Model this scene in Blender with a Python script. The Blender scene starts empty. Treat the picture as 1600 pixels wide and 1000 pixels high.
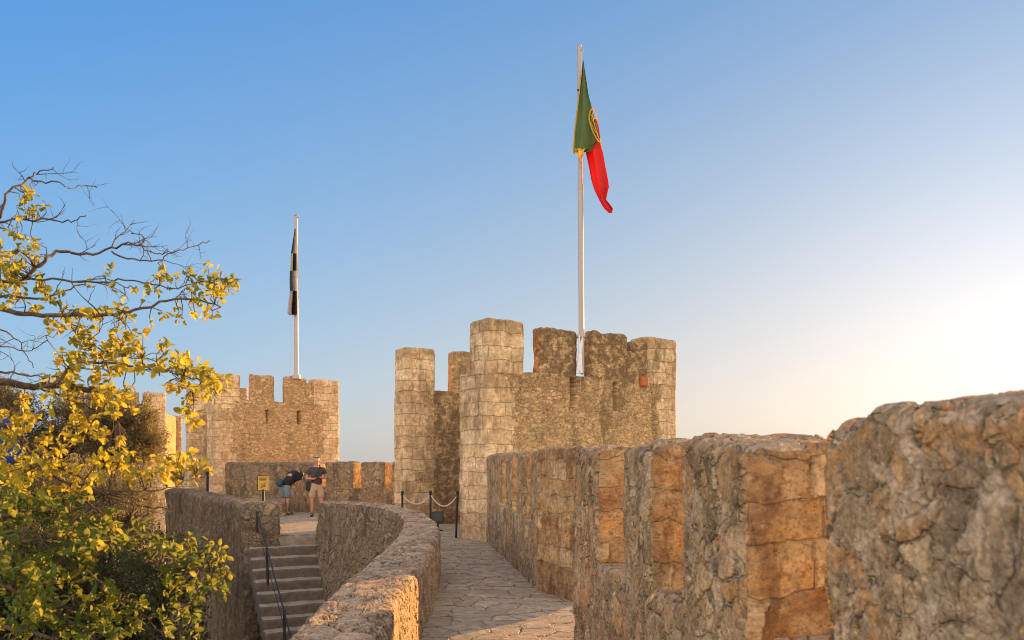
import bpy, bmesh, math, random
import numpy as np
from mathutils import Vector, noise as mn
random.seed(7)
PI = math.pi
S = bpy.context.scene
COL = S.collection

# ------------------------------------------------------------------ camera
F, HZ, CH = 1300.0, 724.0, 1.57            # focal length / horizon row (1600 px frame), eye height in metres
cam_d = bpy.data.cameras.new('camera'); cam = bpy.data.objects.new('camera', cam_d); COL.objects.link(cam)
cam.location = (0, 0, CH); cam.rotation_euler = (PI/2, 0, 0)
cam_d.sensor_width = 36; cam_d.lens = 36*F/1600
cam_d.shift_y = (HZ-500)/1600.0
cam_d.clip_start = 0.05; cam_d.clip_end = 20000
cam_d.dof.use_dof = True; cam_d.dof.focus_distance = 13.0; cam_d.dof.aperture_fstop = 3.6
S.camera = cam
def at(u, v, Y):                            # metres from a sight line and a distance
    return Vector(((u-800)/F*Y, Y, CH-(v-HZ)/F*Y))

# ------------------------------------------------------------------ light
SUN_AZ, SUN_EL = math.radians(37), math.radians(5.0)
w = bpy.data.worlds.new('World'); S.world = w; w.use_nodes = True
wn = w.node_tree; wn.nodes.clear()
EXPO = 1.5
sky = wn.nodes.new('ShaderNodeTexSky'); sky.sky_type = 'NISHITA'; sky.sun_disc = False
sky.sun_elevation = SUN_EL; sky.sun_rotation = SUN_AZ
sky.altitude = 100; sky.air_density = 1.5; sky.dust_density = 2.0; sky.ozone_density = 1.0
sdir = Vector((math.sin(SUN_AZ)*math.cos(SUN_EL), math.cos(SUN_AZ)*math.cos(SUN_EL), math.sin(SUN_EL)))
def wnode(k, **kw):
    x = wn.nodes.new('ShaderNode'+k)
    for q, v in kw.items(): setattr(x, q, v)
    return x
def wm(op, p, q=None, clamp=False):
    x = wnode('Math', operation=op, use_clamp=clamp)
    for j, v in enumerate((p, q)):
        if v is None: continue
        if isinstance(v, (int, float)): x.inputs[j].default_value = v
        else: wn.links.new(v, x.inputs[j])
    return x.outputs[0]
SKC = [[0.6539, 0.1404, -0.2887], [-0.7805, -0.1254, 0.3135], [0.2176, 0.0919, 0.0369],
       [-2.2934, -1.3008, -0.3917], [0.7507, 0.1646, -0.1790], [0.2750, 0.3350, 0.5000], [-0.8440, -0.4158, -0.1175]]   # tone of the hazy evening sky: R, G, B, height, sun side, aureole, level
OFFS = (.07, .05, 0.)
wtc = wnode('TexCoord'); wsep = wnode('SeparateXYZ'); wn.links.new(wtc.outputs['Generated'], wsep.inputs[0])
ssep = wnode('SeparateColor'); wn.links.new(sky.outputs[0], ssep.inputs[0])
dt = wnode('VectorMath', operation='DOT_PRODUCT'); wn.links.new(wtc.outputs['Generated'], dt.inputs[0]); dt.inputs[1].default_value = sdir
aur = wm('POWER', wm('MAXIMUM', dt.outputs['Value'], 0.0), 16.0)
upz = wm('MINIMUM', wm('MAXIMUM', wsep.outputs[2], 0.0), .52)
BACK_FILL = (2.85, 2.0, .95)                      # added warm glow in the unseen sky behind the viewer, brightens shaded stone
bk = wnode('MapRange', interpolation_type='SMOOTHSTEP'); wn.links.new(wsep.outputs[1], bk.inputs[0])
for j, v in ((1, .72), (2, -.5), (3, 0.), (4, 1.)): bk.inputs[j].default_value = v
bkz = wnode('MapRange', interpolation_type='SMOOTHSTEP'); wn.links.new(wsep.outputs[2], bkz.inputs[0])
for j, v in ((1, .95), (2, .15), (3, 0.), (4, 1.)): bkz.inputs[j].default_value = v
back_fill = wm('MULTIPLY', bk.outputs[0], bkz.outputs[0])
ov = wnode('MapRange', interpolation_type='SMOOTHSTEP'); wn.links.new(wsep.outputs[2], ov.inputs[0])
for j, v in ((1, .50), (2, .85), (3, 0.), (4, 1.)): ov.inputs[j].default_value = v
OVER_FILL = (.55, .38, .12)                        # added warm glow overhead, out of view, to warm the shaded paving and walls
outc = wnode('CombineColor')
for c in range(3):
    e = wm('ADD', wm('MULTIPLY', upz, SKC[3][c]), wm('ADD', wm('ADD', wm('MULTIPLY', dt.outputs['Value'], SKC[4][c]), wm('MULTIPLY', aur, SKC[5][c])), SKC[6][c]))
    for k in range(3):
        e = wm('ADD', e, wm('MULTIPLY', wm('LOGARITHM', wm('MAXIMUM', ssep.outputs[k], .02), math.e), SKC[k][c]))
    v = wm('MAXIMUM', wm('SUBTRACT', wm('EXPONENT', e), OFFS[c]), .01)
    v = wm('ADD', v, wm('MULTIPLY', back_fill, BACK_FILL[c]))
    v = wm('ADD', v, wm('MULTIPLY', ov.outputs[0], OVER_FILL[c]))
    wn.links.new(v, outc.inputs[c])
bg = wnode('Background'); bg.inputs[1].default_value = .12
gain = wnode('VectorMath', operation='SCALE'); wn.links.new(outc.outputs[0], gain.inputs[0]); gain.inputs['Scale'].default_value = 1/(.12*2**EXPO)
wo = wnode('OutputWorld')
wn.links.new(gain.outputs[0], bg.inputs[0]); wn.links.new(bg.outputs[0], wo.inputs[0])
sd = bpy.data.lights.new('sun', 'SUN'); sd.energy = 5.0; sd.angle = math.radians(0.6); sd.color = (1.0, 0.54, 0.19)
so = bpy.data.objects.new('sun', sd); COL.objects.link(so)
so.rotation_euler = sdir.to_track_quat('Z', 'Y').to_euler(); so.location = sdir*60
S.view_settings.view_transform = 'Standard'; S.view_settings.look = 'None'
S.view_settings.gamma = 1; S.view_settings.use_curve_mapping = False
S.view_settings.exposure = EXPO
S.render.engine = 'CYCLES'
S.cycles.filter_width = 0.95; S.cycles.max_bounces = 8; S.cycles.diffuse_bounces = 5; S.cycles.transmission_bounces = 6

# ------------------------------------------------------------------ node helpers
class NT:
    def __init__(s, name, disp=False):
        s.m = bpy.data.materials.new(name); s.m.use_nodes = True
        s.t = s.m.node_tree; s.t.nodes.clear()
        s.out = s.n('OutputMaterial'); s.b = s.n('BsdfPrincipled'); s.l(s.b, 0, s.out, 0)
        s.m.displacement_method = 'BOTH' if disp else 'BUMP'
    def n(s, k, **kw):
        x = s.t.nodes.new('ShaderNode'+k)
        for a, b in kw.items(): setattr(x, a, b)
        return x
    def l(s, a, i, b, j):
        o = a.outputs[i] if not hasattr(a, 'is_output') else a
        s.t.links.new(o, b.inputs[j])
    def setin(s, node, j, v):
        if v is None: return
        if isinstance(v, bpy.types.NodeSocket): s.t.links.new(v, node.inputs[j])
        else:
            if isinstance(v, (tuple, list)) and len(v) == 3 and len(getattr(node.inputs[j], 'default_value', (0,))) == 4 if hasattr(node.inputs[j].default_value, '__len__') else False: v = (*v, 1)
            node.inputs[j].default_value = v
    def math(s, op, a, b=None, c=None, clamp=False):
        x = s.n('Math', operation=op, use_clamp=clamp)
        s.setin(x, 0, a); s.setin(x, 1, b); s.setin(x, 2, c); return x.outputs[0]
    def vmath(s, op, a, b=None):
        x = s.n('VectorMath', operation=op)
        s.setin(x, 0, a)
        if b is not None: s.setin(x, 1, b)
        return x.outputs[0]
    def attr(s, name, out='Vector'):
        x = s.n('Attribute', attribute_name=name); return x.outputs[out]
    def noise(s, vec, scale, detail=4, rough=.55, out=0, dist=0):
        x = s.n('TexNoise'); s.setin(x, 'Vector', vec); s.setin(x, 'Scale', scale)
        s.setin(x, 'Detail', detail); s.setin(x, 'Roughness', rough); s.setin(x, 'Distortion', dist)
        return x.outputs[out]
    def voro(s, vec, scale, feature='F1', out='Distance', rnd=1.0, dim='3D'):
        x = s.n('TexVoronoi', feature=feature, voronoi_dimensions=dim)
        s.setin(x, 'Vector', vec); s.setin(x, 'Scale', scale); s.setin(x, 'Randomness', rnd)
        return x.outputs[out]
    def ramp(s, fac, stops, interp='LINEAR'):
        x = s.n('ValToRGB'); s.setin(x, 0, fac); cr = x.color_ramp; cr.interpolation = interp
        while len(cr.elements) < len(stops): cr.elements.new(.5)
        for e, (p, c) in zip(cr.elements, stops):
            e.position = p; e.color = (*c, 1) if len(c) == 3 else c
        return x.outputs[0]
    def mr(s, v, a, b, c=0., d=1., smooth=True):
        x = s.n('MapRange', interpolation_type='SMOOTHSTEP' if smooth else 'LINEAR')
        for j, q in enumerate((v, a, b, c, d)): s.setin(x, j, q)
        return x.outputs[0]
    def mix(s, f, a, b, blend='MIX'):
        x = s.n('Mix', data_type='RGBA', blend_type=blend)
        s.setin(x, 0, f)
        for j, q in ((6, a), (7, b)):
            if isinstance(q, tuple) and len(q) == 3: q = (*q, 1)
            s.setin(x, j, q)
        return x.outputs[2]
    def fmix(s, f, a, b):
        x = s.n('Mix', data_type='FLOAT'); s.setin(x, 0, f); s.setin(x, 2, a); s.setin(x, 3, b); return x.outputs[0]
    def sep(s, v):
        x = s.n('SeparateXYZ'); s.setin(x, 0, v); return x.outputs
    def comb(s, a, b, c=0.):
        x = s.n('CombineXYZ'); s.setin(x, 0, a); s.setin(x, 1, b); s.setin(x, 2, c); return x.outputs[0]
    def displace(s, h, scale):
        d = s.n('Displacement'); s.setin(d, 'Height', h); d.inputs['Midlevel'].default_value = 0; d.inputs['Scale'].default_value = scale
        s.l(d, 0, s.out, 2)
    def bump(s, h, strength=.5, dist=.01):
        d = s.n('Bump'); s.setin(d, 'Height', h); d.inputs['Strength'].default_value = strength; d.inputs['Distance'].default_value = dist
        s.t.links.new(d.outputs[0], s.b.inputs['Normal'])
    def col(s, c): s.setin(s.b, 'Base Color', (*c, 1) if isinstance(c, tuple) and len(c) == 3 else c)

def simple(name, col, rough=.6, metal=0., noise_amt=.15, nscale=30, bump=0.):
    t = NT(name); tc = t.n('TexCoord').outputs['Object']
    nz = t.noise(tc, nscale, 4)
    c = t.mix(nz, tuple(x*(1-noise_amt) for x in col), tuple(min(1, x*(1+noise_amt)) for x in col))
    t.col(c); t.b.inputs['Roughness'].default_value = rough; t.b.inputs['Metallic'].default_value = metal
    if bump: t.bump(nz, bump, .004)
    return t.m

def rubble_nodes(t, pal, mortar, vscale=5.0, squash=1.5, mw=.045, warp=.06, rel=1.0, mortar_cover=0.0):
    """irregular stones bedded in mortar: returns colour, height in metres"""
    rest = t.attr('rest')
    wv = t.vmath('SUBTRACT', t.noise(rest, 6, 3, out=1), (.5, .5, .5))
    wv = t.vmath('MULTIPLY', wv, (warp*2, warp*2, warp*2))
    p = t.vmath('MULTIPLY', t.vmath('ADD', rest, wv), (1, 1, squash))
    e1 = t.voro(p, vscale, 'DISTANCE_TO_EDGE'); c1 = t.voro(p, vscale, 'F1', 'Color')
    cx = t.sep(c1)
    stone = t.ramp(cx[0], pal)
    # smaller stones packed between
    e2 = t.voro(p, vscale*2.7, 'DISTANCE_TO_EDGE'); c2 = t.sep(t.voro(p, vscale*2.7, 'F1', 'Color'))
    small = t.ramp(c2[1], pal)
    cellsel = t.math('GREATER_THAN', cx[1], .6)
    stone = t.mix(cellsel, stone, small)
    edge = t.math('MULTIPLY', t.fmix(cellsel, e1, e2), 1.0)
    fine = t.noise(rest, 45, 6, .7); med = t.noise(rest, 11, 5, .65); big = t.noise(rest, 1.7, 4, .6)
    edge = t.math('ADD', edge, t.math('MULTIPLY', t.math('SUBTRACT', med, .5), .10))
    sm = t.mr(edge, mw*.3, mw*1.8)                     # 0 in the joint, 1 on the stone
    if mortar_cover:
        cov = t.mr(t.noise(rest, 3.1, 5, .7), 1-mortar_cover-.08, 1-mortar_cover+.08)
        sm = t.math('MULTIPLY', sm, t.math('SUBTRACT', 1.0, t.math('MULTIPLY', cov, .85)))
    stone = t.mix(t.math('MULTIPLY', t.mr(med, .3, .75), .55), stone, t.mix(.5, stone, (.12, .085, .05)))
    mor = t.mix(t.mr(med, .35, .7), mortar, tuple(x*.62 for x in mortar))
    col = t.mix(sm, mor, stone)
    crack = t.math('MULTIPLY', t.mr(t.math('ABSOLUTE', t.math('SUBTRACT', edge, mw*.75)), .022, .004), t.mr(t.noise(rest, 8, 4, .7), .42, .58))
    col = t.mix(t.math('MULTIPLY', crack, .7), col, (.075, .052, .03))
    chip = t.mr(t.noise(rest, 70, 3, .6), .60, .68); col = t.mix(t.math('MULTIPLY', chip, .55), col, (.70, .58, .40))
    f2 = t.mr(t.math('ADD', t.math('MULTIPLY', fine, .6), t.math('MULTIPLY', t.noise(rest, 17, 5, .7), .4)), .37, .63, .42, 1.5, smooth=False)
    col = t.mix(1.0, col, t.comb(f2, f2, f2), 'MULTIPLY')
    lump = t.noise(rest, 24, 4, .6)
    pit = t.mr(t.voro(p, vscale*9, 'F1'), .0, .35)
    h0 = t.math('MULTIPLY', crack, -.012*rel)
    h = t.math('MULTIPLY', sm, t.math('ADD', .018*rel, t.math('MULTIPLY', cx[2], .022*rel)))
    h = t.math('ADD', h, t.math('MULTIPLY', med, .030*rel))
    h = t.math('ADD', t.math('ADD', h, h0), t.math('MULTIPLY', lump, .016*rel))
    h = t.math('ADD', h, t.math('MULTIPLY', fine, .007*rel))
    h = t.math('ADD', h, t.math('MULTIPLY', pit, .005*rel))
    return col, h, big, med, fine, cx

def weather(t, col, dark=(.075, .062, .045), amt=.6, top=None, grey=(.29, .235, .145), gamt=.4, scale=1.3):
    """lichen and run-off stains with shapes of their own"""
    rest = t.attr('rest'); z = t.sep(rest)[2]
    st = t.noise(t.vmath('MULTIPLY', rest, (1, 1, .35)), scale*2.2, 6, .68)
    m = t.mr(st, .50, .63)
    if top:                                              # more lichen on the courses the weather reaches
        band = t.mr(z, top[0], top[1]); st2 = t.noise(rest, scale*4, 6, .7)
        m = t.math('MAXIMUM', m, t.math('MULTIPLY', band, t.mr(st2, .38, .6)))
    g = t.mr(t.noise(rest, scale*1.6, 5, .65), .45, .62)
    col = t.mix(t.math('MULTIPLY', g, gamt), col, grey)
    col = t.mix(t.math('MULTIPLY', m, amt), col, dark)
    return col

def ashlar_nodes(t, ca, cb, cc, mortar, bw=.5, bh=.27, rel=1.0, warp=.012):
    rest = t.attr('rest'); uv = t.n('UVMap').outputs[0]
    wv = t.vmath('MULTIPLY', t.vmath('SUBTRACT', t.noise(rest, 3, 3, out=1), (.5, .5, .5)), (warp*3, warp*3, 0))
    uv = t.vmath('ADD', uv, wv)
    b = t.n('TexBrick'); b.offset = .5; b.offset_frequency = 2; b.squash = .72; b.squash_frequency = 3
    t.setin(b, 'Vector', uv); t.setin(b, 'Scale', 1.0)
    b.inputs['Color1'].default_value = (0, 0, 0, 1); b.inputs['Color2'].default_value = (1, 1, 1, 1); b.inputs['Mortar'].default_value = (.5, .5, .5, 1)
    t.setin(b, 'Mortar Size', .008); t.setin(b, 'Mortar Smooth', .6); t.setin(b, 'Bias', 0.); t.setin(b, 'Brick Width', bw); t.setin(b, 'Row Height', bh)
    rnd = t.sep(b.outputs[0])[0]
    med = t.noise(rest, 9, 5, .65); fine = t.noise(rest, 50, 5, .7)
    stone = t.ramp(rnd, [(0, ca), (.5, cb), (1, cc)])
    bed = t.noise(t.vmath('MULTIPLY', rest, (1.2, 1.2, 9)), 3, 4, .6)   # sedimentary bedding
    stone = t.mix(t.math('MULTIPLY', t.mr(bed, .4, .7), .4), stone, tuple(x*.7 for x in cb))
    f2 = t.mr(t.math('ADD', t.math('MULTIPLY', med, .6), t.math('MULTIPLY', fine, .4)), .38, .62, .55, 1.35, smooth=False)
    stone = t.mix(1.0, stone, t.comb(f2, f2, f2), 'MULTIPLY')
    wear = t.math('ADD', b.outputs[1], t.mr(t.noise(rest, 7, 5, .7), .63, .72, 0, .5), clamp=True)
    jt = b.outputs[1]
    col = t.mix(t.math('MULTIPLY', jt, .7), stone, mortar)
    h = t.math('MULTIPLY', t.math('SUBTRACT', 1.0, wear), .014*rel)
    h = t.math('ADD', h, t.math('MULTIPLY', rnd, .008*rel))
    h = t.math('ADD', h, t.math('MULTIPLY', med, .014*rel))
    h = t.math('ADD', h, t.math('MULTIPLY', fine, .005*rel))
    return col, h

PAL_TOWER = [(0, (.42, .285, .155)), (.25, (.62, .445, .26)), (.5, (.52, .365, .205)), (.75, (.70, .53, .33)), (1, (.38, .265, .16))]
PAL_GREY = [(0, (.40, .275, .135)), (.2, (.25, .175, .09)), (.4, (.58, .43, .235)), (.6, (.47, .27, .11)), (.8, (.38, .295, .175)), (1, (.20, .14, .07))]

def tower_mat(name, top, dark=.6, tint=None):
    t = NT(name, True)
    rc, rh, big, med, fine, cx = rubble_nodes(t, PAL_TOWER, (.56, .41, .25), 6.6, 1.9, .03, .05, .5)
    ac, ah = ashlar_nodes(t, (.56, .405, .25), (.69, .525, .345), (.78, .63, .44), (.30, .21, .12), .56, .28, 1.2, .05)
    uv = t.sep(t.n('UVMap').outputs[0]); cd = t.attr('cd', 'Fac')
    wn_ = t.n('TexWhiteNoise', noise_dimensions='1D'); t.setin(wn_, 'W', t.math('FLOOR', t.math('DIVIDE', uv[1], .27)))
    thr = t.math('ADD', .34, t.math('MULTIPLY', wn_.outputs[0], .42))
    q = t.mr(t.math('SUBTRACT', thr, cd), -.02, .02)
    col = t.mix(q, rc, ac); h = t.fmix(q, rh, ah)
    cx1 = t.attr('stain', 'Fac')
    col = weather(t, col, dark=(.105, .078, .045), amt=dark, top=top, gamt=.35)
    sn = t.mr(t.noise(t.attr('rest'), 5.5, 6, .7), .40, .56)
    col = t.mix(t.math('MULTIPLY', t.math('MULTIPLY', sn, cx1), .8), col, (.16, .11, .07))
    if tint: col = t.mix(1.0, col, tint, 'MULTIPLY')
    t.col(col); t.b.inputs['Roughness'].default_value = .95; t.b.inputs['Specular IOR Level'].default_value = .15
    t.displace(h, 1.0); return t.m

def rubble_mat(name, pal, mortar, vs, sq, rel, cover=0., dark=.5, gamt=.35, mw=.045, top=None, warp=.06, blotch=0.):
    t = NT(name, True)
    c, h, big, med, fine, cx = rubble_nodes(t, pal, mortar, vs, sq, mw, warp, rel, cover)
    c = weather(t, c, amt=dark, gamt=gamt, top=top)
    if blotch:                                           # iron-stained and pinkish stones showing through the mortar
        rest = t.attr('rest'); b1 = t.mr(t.noise(rest, 3.4, 5, .62, dist=.6), .53, .60); b2 = t.mr(t.noise(t.vmath('ADD', rest, (7., 3., 1.)), 4.6, 5, .62, dist=.5), .55, .61)
        b3 = t.mr(t.noise(t.vmath('ADD', rest, (2., 9., 4.)), 9., 5, .65, dist=.4), .58, .63)
        f = t.mr(fine, .35, .65, .6, 1.35, smooth=False); tex = t.comb(f, f, f)
        c = t.mix(t.math('MULTIPLY', b1, blotch), c, t.mix(1.0, (.42, .235, .095), tex, 'MULTIPLY'))
        c = t.mix(t.math('MULTIPLY', b2, blotch), c, t.mix(1.0, (.50, .385, .25), tex, 'MULTIPLY'))
        c = t.mix(t.math('MULTIPLY', b3, blotch), c, t.mix(1.0, (.19, .14, .085), tex, 'MULTIPLY'))
    t.col(c); t.b.inputs['Roughness'].default_value = .95; t.b.inputs['Specular IOR Level'].default_value = .15
    t.displace(h, 1.0); return t.m

def jamb_mat(name):
    t = NT(name, True)
    c, h = ashlar_nodes(t, (.36, .175, .06), (.60, .34, .125), (.66, .50, .27), (.44, .33, .19), .42, .20, 1.5, .07)
    rest = t.attr('rest'); pn = t.noise(rest, 26, 7, .75); p2 = t.noise(rest, 5.5, 5, .65)
    p3 = t.noise(t.vmath('MULTIPLY', rest, (1, 1, 2.6)), 1.9, 4, .6)
    c = t.mix(t.math('MULTIPLY', t.mr(p3, .52, .60), .75), c, (.27, .13, .05))
    c = t.mix(t.math('MULTIPLY', t.mr(p2, .42, .62), .6), c, (.62, .46, .24))
    c = t.mix(t.math('MULTIPLY', t.mr(pn, .48, .62), .65), c, (.19, .105, .05))
    pit = t.mr(t.voro(rest, 38, 'F1'), .12, .38); h = t.math('ADD', h, t.math('ADD', t.math('MULTIPLY', pn, .022), t.math('MULTIPLY', pit, .006)))
    c = weather(t, c, dark=(.13, .075, .04), amt=.6, gamt=.3, scale=2.2, top=(1.45, 1.68))
    t.col(c); t.b.inputs['Roughness'].default_value = .95; t.b.inputs['Specular IOR Level'].default_value = .15
    t.displace(h, .8); return t.m

def flag_mat():
    t = NT('flagstone_paving', True)
    rest = t.attr('rest')
    wv = t.vmath('MULTIPLY', t.vmath('SUBTRACT', t.noise(rest, 4, 3, out=1), (.5, .5, .5)), (.045, .045, 0))
    p = t.vmath('MULTIPLY', t.vmath('ADD', rest, wv), (.75, 1.0, 0))
    e = t.voro(p, 4.7, 'DISTANCE_TO_EDGE', dim='2D'); c = t.sep(t.voro(p, 4.7, 'F1', 'Color', dim='2D'))
    med = t.noise(rest, 9, 5, .65); fine = t.noise(rest, 60, 5, .7)
    e2 = t.math('ADD', e, t.math('MULTIPLY', t.math('SUBTRACT', med, .5), .05))
    sm = t.mr(e2, .003, .045)
    stone = t.ramp(c[0], [(0, (.38, .275, .155)), (.35, (.51, .385, .23)), (.7, (.42, .325, .205)), (1, (.58, .44, .26))])
    stone = t.mix(t.math('MULTIPLY', t.mr(med, .4, .6), .5), stone, (.24, .175, .105))
    f2 = t.mr(fine, .25, .75, .75, 1.2, smooth=False)
    stone = t.mix(1.0, stone, t.comb(f2, f2, f2), 'MULTIPLY')
    col = t.mix(sm, (.23, .165, .105), stone)
    t.col(col); t.b.inputs['Roughness'].default_value = .85
    h = t.math('MULTIPLY', sm, t.math('ADD', .008, t.math('MULTIPLY', c[2], .018)))
    h = t.math('ADD', h, t.math('MULTIPLY', med, .012)); h = t.math('ADD', h, t.math('MULTIPLY', fine, .003))
    t.displace(h, 1.0); return t.m

M = {}
M['tower'] = tower_mat('tower_stone', (4.0, 4.4), dark=.5, tint=(1.06, .99, .84))
M['tower_far'] = tower_mat('far_tower_stone', (5.2, 5.6), dark=.2, tint=(1.10, .97, .80))
M['grey'] = rubble_mat('grey_mortared_rubble', PAL_GREY, (.40, .32, .19), 6.0, .8, .50, .30, .55, .3, .05, (1.5, 1.72), warp=.045, blotch=.55)
M['near'] = rubble_mat('near_mortared_rubble', PAL_GREY, (.43, .335, .20), 4.0, .95, .48, .42, .45, .3, .05, None, warp=.07, blotch=.8)
M['jamb'] = jamb_mat('orange_jamb_stone')
M['walltop'] = rubble_mat('wall_top_stones', [(0, (.46, .19, .08)), (.3, (.40, .27, .15)), (.6, (.38, .29, .18)), (1, (.48, .33, .18))], (.40, .30, .18), 5, 1, .5, .1, .3, .3)
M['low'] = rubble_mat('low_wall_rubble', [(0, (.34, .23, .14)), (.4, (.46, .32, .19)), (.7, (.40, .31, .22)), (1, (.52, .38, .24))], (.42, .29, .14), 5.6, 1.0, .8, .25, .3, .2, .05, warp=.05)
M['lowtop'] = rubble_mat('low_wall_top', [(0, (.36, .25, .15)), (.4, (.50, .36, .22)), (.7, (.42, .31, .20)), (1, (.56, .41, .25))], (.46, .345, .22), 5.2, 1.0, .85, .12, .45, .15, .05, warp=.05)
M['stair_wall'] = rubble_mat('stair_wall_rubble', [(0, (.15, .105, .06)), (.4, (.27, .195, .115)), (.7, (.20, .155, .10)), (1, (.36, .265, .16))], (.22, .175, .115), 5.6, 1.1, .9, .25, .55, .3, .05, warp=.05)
M['back'] = rubble_mat('back_wall_rubble', [(0, (.30, .19, .10)), (.4, (.48, .31, .155)), (.7, (.36, .26, .15)), (1, (.54, .37, .20))], (.37, .275, .17), 5.2, 1.3, .7, .2, .6, .35, .05, (1.2, 1.6))
M['flag'] = flag_mat()

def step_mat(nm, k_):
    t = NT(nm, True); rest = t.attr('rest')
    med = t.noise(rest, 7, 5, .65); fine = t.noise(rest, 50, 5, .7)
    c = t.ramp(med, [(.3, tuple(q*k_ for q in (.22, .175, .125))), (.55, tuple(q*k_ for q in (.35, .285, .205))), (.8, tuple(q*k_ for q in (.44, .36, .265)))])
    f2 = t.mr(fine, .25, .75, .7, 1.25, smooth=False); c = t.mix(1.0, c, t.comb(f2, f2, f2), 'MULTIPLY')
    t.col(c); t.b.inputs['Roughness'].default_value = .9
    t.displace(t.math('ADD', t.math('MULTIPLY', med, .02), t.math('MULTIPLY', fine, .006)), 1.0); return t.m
M['step'] = step_mat('worn_tread_stone', 1.0); M['riser'] = step_mat('dark_riser_stone', .42)  # risers use the tread stone scaled darker
def ground_mat(name, a, b, sc=.3):
    t = NT(name); p = t.n('NewGeometry').outputs['Position']
    c = t.mix(t.mr(t.noise(p, sc, 8, .65), .35, .65), a, b); t.col(c); t.b.inputs['Roughness'].default_value = 1
    t.bump(t.noise(p, 8, 6, .7), .6, .05); return t.m
M['earth'] = ground_mat('garden_earth', (.09, .07, .04), (.05, .06, .025), 1.2)
M['land'] = ground_mat('distant_land', (.16, .13, .09), (.08, .09, .05), .01)
M['pole'] = simple('painted_pole_metal', (.40, .36, .33), .45, .1, .06)
M['sleeve'] = simple('white_sleeve_cloth', (.75, .74, .74), .8)
M['black'] = simple('black_iron', (.018, .017, .017), .5, .2)
M['rope'] = simple('pale_rope', (.62, .48, .38), .9, 0, .25, 90)
M['brick'] = simple('orange_brick', (.42, .13, .045), .9, 0, .3, 25, .6)

# ------------------------------------------------------------------ object helpers
def tag(o, label=None, cat=None, group=None, kind=None):
    if label: o['label'] = label
    if cat: o['category'] = cat
    if group: o['group'] = group
    if kind: o['kind'] = kind
    return o
def empty(name, loc, label, cat, group=None):
    o = bpy.data.objects.new(name, None); COL.objects.link(o); o.location = loc; o.empty_display_size = .3
    bpy.context.view_layer.update()
    return tag(o, label, cat, group, kind='thing')
def link(name, me, mats, parent=None, smooth=True):
    o = bpy.data.objects.new(name, me); COL.objects.link(o)
    for m in (mats if isinstance(mats, (list, tuple)) else [mats]): me.materials.append(m)
    if smooth: me.polygons.foreach_set('use_smooth', [True]*len(me.polygons))
    if parent:
        o.parent = parent; o.matrix_parent_inverse = parent_world(parent).inverted()
    return o
def parent_world(p):
    from mathutils import Matrix
    m = Matrix.Translation(p.location)
    return m if p.parent is None else parent_world(p.parent) @ p.matrix_parent_inverse @ m if p.type != 'EMPTY' else m
def mesh_from(name, verts, faces):
    me = bpy.data.meshes.new(name); me.from_pydata([tuple(v) for v in verts], [], faces); me.update(); return me

def wobble(p, amp, fr=1.4):
    v = mn.noise_vector(Vector((p[0]*fr, p[1]*fr, p[2]*fr)))
    return (p[0]+v[0]*amp, p[1]+v[1]*amp, p[2]+v[2]*amp*.6)

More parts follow.
